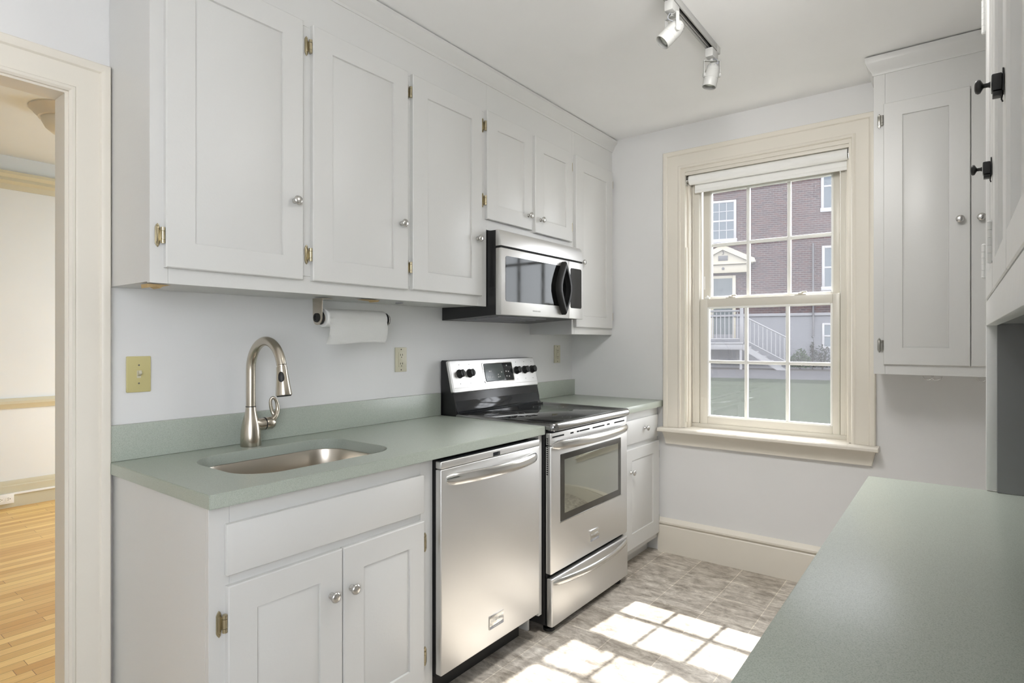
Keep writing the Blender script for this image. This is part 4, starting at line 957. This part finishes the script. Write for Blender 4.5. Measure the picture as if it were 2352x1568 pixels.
# porch
po = thing('entrance_porch', NB @ Vector((-1.9, -1.0, .1)), 'raised white entrance porch with railings and side stairs', 'porch', None, FA)
def pop(name, mb, mat, parent=None, smooth=32): return link(name, mb.mesh(name, mat, smooth), parent or po, NB)
pop('deck', MB().box(-4.2, -1.0, -1.68, -.11, 1.16, 1.22, .005).box(-4.2, -1.02, -1.64, -1.58, .94, 1.17, .005), M['porchwhite'])
pop('post', MB().box(-1.13, -1.04, -1.62, -1.53, .08, .95), M['porchwhite']); pop('post', MB().box(-3.9, -3.8, -1.62, -1.53, .08, .95), M['porchwhite'])
pop('newel_post', MB().box(-1.12, -.99, -1.65, -1.52, 1.215, 2.56, .01), M['porchwhite'])
pop('top_rail', MB().box(-4.1, -1.1, -1.62, -1.55, 2.40, 2.47, .01), M['porchwhite']); pop('bottom_rail', MB().box(-4.1, -1.1, -1.61, -1.56, 1.33, 1.38, .01), M['porchwhite'])
BAL = MB().box(-.017, .017, -.017, .017, 0, 1.03).mesh('baluster', M['porchwhite'])
for k in range(19): link('baluster', BAL, po, NB @ Matrix.Translation((-1.21-.152*k, -1.585, 1.375)))
q = MB()
for side in (-1.62, -.55): q.prism([(-1.02, 1.18), (.62, .12), (.62, .02), (.42, .02), (-1.02, .94)], 'Y', side, side+.05)
pop('stringer', q, M['porchwhite'])
q = MB()
for k in range(6): q.box(-1.0+k*.265, -.72+k*.265, -1.60, -.50, 1.02-k*.175, 1.055-k*.175, .005); q.box(-.735+k*.265, -.72+k*.265, -1.60, -.50, .86-k*.175, 1.03-k*.175)
pop('stairs', q, M['porchwhite'])
q = MB(); q.tube([(-.99, -1.585, 2.22), (.55, -1.585, 1.38)], .03, 8); q.tube([(-.99, -1.585, 1.34), (.55, -1.585, .47)], .022, 8); q.box(.52, .60, -1.63, -1.55, .08, 1.45); pop('handrail', q, M['porchwhite'])
BAL2 = MB().box(-.015, .015, -.015, .015, 0, .88).mesh('baluster', M['porchwhite'])
for k in range(10):
    t = (k+.6)/10.4; link('baluster', BAL2, po, NB @ Matrix.Translation((-.99+1.54*t, -1.585, 1.34-.87*t)))
# ground: lawn rising gently, asphalt drive, soil bed
def gz(d): return -.62 + .80*min(1, max(0, (d-3)/13.0))
def ground_strip(name, d0, d1, mat, label, cat, dz=0, n=8):
    b = bmesh.new(); rows = []
    c, s = math.cos(FA), math.sin(FA)
    for i in range(n+1):
        d = d0+(d1-d0)*i/n; row = []
        for k in range(9):
            sx = -30+60*k/8; yy = d-24.387
            row.append(b.verts.new(NB @ Vector((sx, yy*1.0, gz(d)+dz))))
        rows.append(row)
    for A, B in zip(rows, rows[1:]):
        for i in range(8): b.faces.new((A[i], A[i+1], B[i+1], B[i]))
    q = MB(); q.merge(b); o = q.build(name, mat, None, 40); return tag(o, label, cat, None, 'structure')
ground_strip('lawn', -4, 17.2, M['lawn'], 'grassy lawn outside the window', 'lawn')
ground_strip('driveway', 17.2, 22.6, M['asphalt'], 'grey asphalt drive between the lawn and the brick building', 'driveway')
ground_strip('ground', 22.6, 40, M['soil'], 'dark planting bed along the foot of the brick building', 'ground')
def shrub(sx, yy, r, h, n, mat, label, seed):
    rnd = random.Random(seed); o0 = NB @ Vector((sx, yy, .15)); t = thing('shrub', o0, label, 'shrub', None, FA)
    st_ = MB()
    for k in range(7):
        a = rnd.random()*2*PI; e_ = Vector((r*.5*math.cos(a), r*.5*math.sin(a), h*rnd.uniform(.5, .9))); st_.tube([(0, 0, 0), e_*.5 + Vector((0, 0, h*.1)), e_], [.02, .013, .006], 6)
    st_.xf(WM[t.name]); st_.build('stem', M['soil'], t)
    b = bmesh.new()
    for k in range(n):
        a = rnd.random()*2*PI; rr = r*math.sqrt(rnd.random()); z = h*(.12+.88*rnd.random()*(1-.55*(rr/r)**2)); c_ = Vector((rr*math.cos(a), rr*math.sin(a), z))
        u = Vector((rnd.uniform(-1, 1), rnd.uniform(-1, 1), rnd.uniform(-1, 1))).normalized(); v_ = u.orthogonal().normalized(); s_ = rnd.uniform(.03, .065)
        b.faces.new([b.verts.new(c_+u*s_*p+v_*s_*q_) for p, q_ in ((-1, 0), (0, -.5), (1, 0), (0, .5))])
    f_ = MB(); f_.merge(b); f_.xf(WM[t.name]); f_.build('foliage', mat, t, 0)
shrub(1.03, -.60, .36, .85, 700, M['leaf'], 'low green shrub near the stair foot outside', 1)
shrub(1.80, -.60, .36, 1.05, 380, M['leafdark'], 'sparse dark shrub below the basement window outside', 2)
shrub(1.49, -.16, .09, 1.45, 90, M['leafdark'], 'thin dark climbing plant on the grey basement wall outside', 3)
# windows added out of view as openings for fill light
def added_window(name, mb, loc, label):
    e = thing(name, loc, label, 'window'); e['kind'] = 'structure'; mb.build('window_frame', M['muntin'], e)
def frame_boxes(a0, a1, z0, z1, t, f):
    q = MB()
    for (p0, p1, c0, c1) in ((a0, a0+t, z0, z1), (a1-t, a1, z0, z1), (a0+t, a1-t, z0, z0+t), (a0+t, a1-t, z1-t, z1), ((a0+a1)/2-.02, (a0+a1)/2+.02, z0+t, z1-t)): q.box(*f(p0, p1), c0, c1)
    return q
added_window('added_window_right', frame_boxes(RY0, RY1, BZ0, BZ1, .05, lambda a, b: (XW+.03, XW+.09, a, b)), (XW+.05, (RY0+RY1)/2, BZ0), 'added unseen window on the right wall that lets fill light in')
added_window('added_window_dining', frame_boxes(-3.2, -1.4, .6, 2.4, .05, lambda a, b: (a, b, DYB_+.02, DYB_+.08)), (-2.3, DYB_+.05, .6), 'added unseen window of the adjoining room that lets fill light in')

# ------------------------------------------------------------------ light
def area(name, loc, rot, sx, sy, power, col=(1, 1, 1)):
    l = bpy.data.lights.new(name, 'AREA'); l.shape = 'RECTANGLE'; l.size = sx; l.size_y = sy; l.energy = power; l.color = col
    o = bpy.data.objects.new(name, l); COL.objects.link(o); o.location = loc; o.rotation_euler = rot; return o
# fill lights added outside the right-wall and dining openings
area('fill_right_opening', (XW+.12, (RY0+RY1)/2, (BZ0+BZ1)/2), (0, PI/2, 0), BZ1-BZ0, RY1-RY0, 1.5, (.98, .99, 1))  # added fill shining in at the unseen right opening
area('fill_dining_opening', (-2.3, DYB_+.13, 1.5), (-PI/2, 0, 0), 1.8, 1.8, 14, (.70, .85, 1))  # added fill shining in at the unseen dining opening
dpl = bpy.data.lights.new('dining_fill_light', 'POINT'); dpl.energy = 10; dpl.shadow_soft_size = .2; dpl.color = (.76, .89, 1)  # added fill for the dining walls and ceiling, no pendant there
dpo = bpy.data.objects.new('dining_fill_light', dpl); COL.objects.link(dpo); dpo.location = (-1.9, 1.9, 1.7)
# fill spots added above the frame, not heads of the track
def spot(name, loc, tgt, power, ang, blend, size):
    l = bpy.data.lights.new(name, 'SPOT'); l.energy = power; l.spot_size = math.radians(ang); l.spot_blend = blend; l.shadow_soft_size = size; l.color = (1, .985, .965)
    o = bpy.data.objects.new(name, l); COL.objects.link(o); o.location = loc; o.rotation_euler = (Vector(loc)-Vector(tgt)).to_track_quat('Z', 'Y').to_euler(); return o
spot('floor_fill_spot', (TXc+.12, 1.05, H-.12), (1.35, 1.55, 0), 66, 84, 1.0, .16)  # added fill aimed at the floor and base cabinets
spot('far_wall_fill_spot', (1.64, .80, H-.16), (1.0, L, 1.70), 26, 92, 1.0, .2)  # added fill that brightens the window wall
pl_ = bpy.data.lights.new('upper_fill_light', 'POINT'); pl_.energy = 3.5; pl_.shadow_soft_size = .16; pl_.color = (1, .98, .95)  # added soft fill for ceiling and uppers, no globe there
po_ = bpy.data.objects.new('upper_fill_light', pl_); COL.objects.link(po_); po_.location = (1.75, 1.05, 2.28)
sun = bpy.data.lights.new('sun', 'SUN'); sun.energy = 6.2; sun.angle = math.radians(.6); sun.color = (1, .985, .955)
so = bpy.data.objects.new('sun', sun); COL.objects.link(so)
sd = Vector((.095, 1, 1.145)).normalized(); so.rotation_euler = sd.to_track_quat('Z', 'Y').to_euler(); so.location = (1, 12, 14)
wd = bpy.data.worlds.new('sky'); SC.world = wd; wd.use_nodes = True; nt = wd.node_tree
bgn = nt.nodes['Background']; sky = N(nt, 'ShaderNodeTexSky', sky_type='HOSEK_WILKIE'); sky.sun_direction = sd; sky.turbidity = 4; sky.ground_albedo = .3
mixc = N(nt, 'ShaderNodeMix', data_type='RGBA'); mixc.inputs['Factor'].default_value = .75; mixc.inputs['B'].default_value = (.955, .97, 1.0, 1)
nt.links.new(sky.outputs['Color'], mixc.inputs['A']); nt.links.new(mixc.outputs['Result'], bgn.inputs['Color']); bgn.inputs['Strength'].default_value = 5.5

# ------------------------------------------------------------------ camera
cam = bpy.data.cameras.new('camera'); co = bpy.data.objects.new('camera', cam); COL.objects.link(co)
co.location = (2.0984, -.6898, 1.2897); co.rotation_euler = (PI/2, 0, .6509)
cam.sensor_width = 36; cam.lens = 1347.77/2352*36; cam.shift_y = -(784-781.96)/2352; cam.clip_start = .02; cam.clip_end = 200
SC.camera = co
SC.view_settings.view_transform = 'Standard'; SC.view_settings.look = 'None'; SC.view_settings.gamma = 1; SC.view_settings.exposure = 1.0;
SC.view_settings.use_curve_mapping = False
SC.cycles.max_bounces = 10; SC.cycles.diffuse_bounces = 6; SC.cycles.glossy_bounces = 5; SC.cycles.transparent_max_bounces = 12; SC.cycles.transmission_bounces = 6
SC.cycles.caustics_reflective = False; SC.cycles.caustics_refractive = False; SC.cycles.sample_clamp_indirect = 6
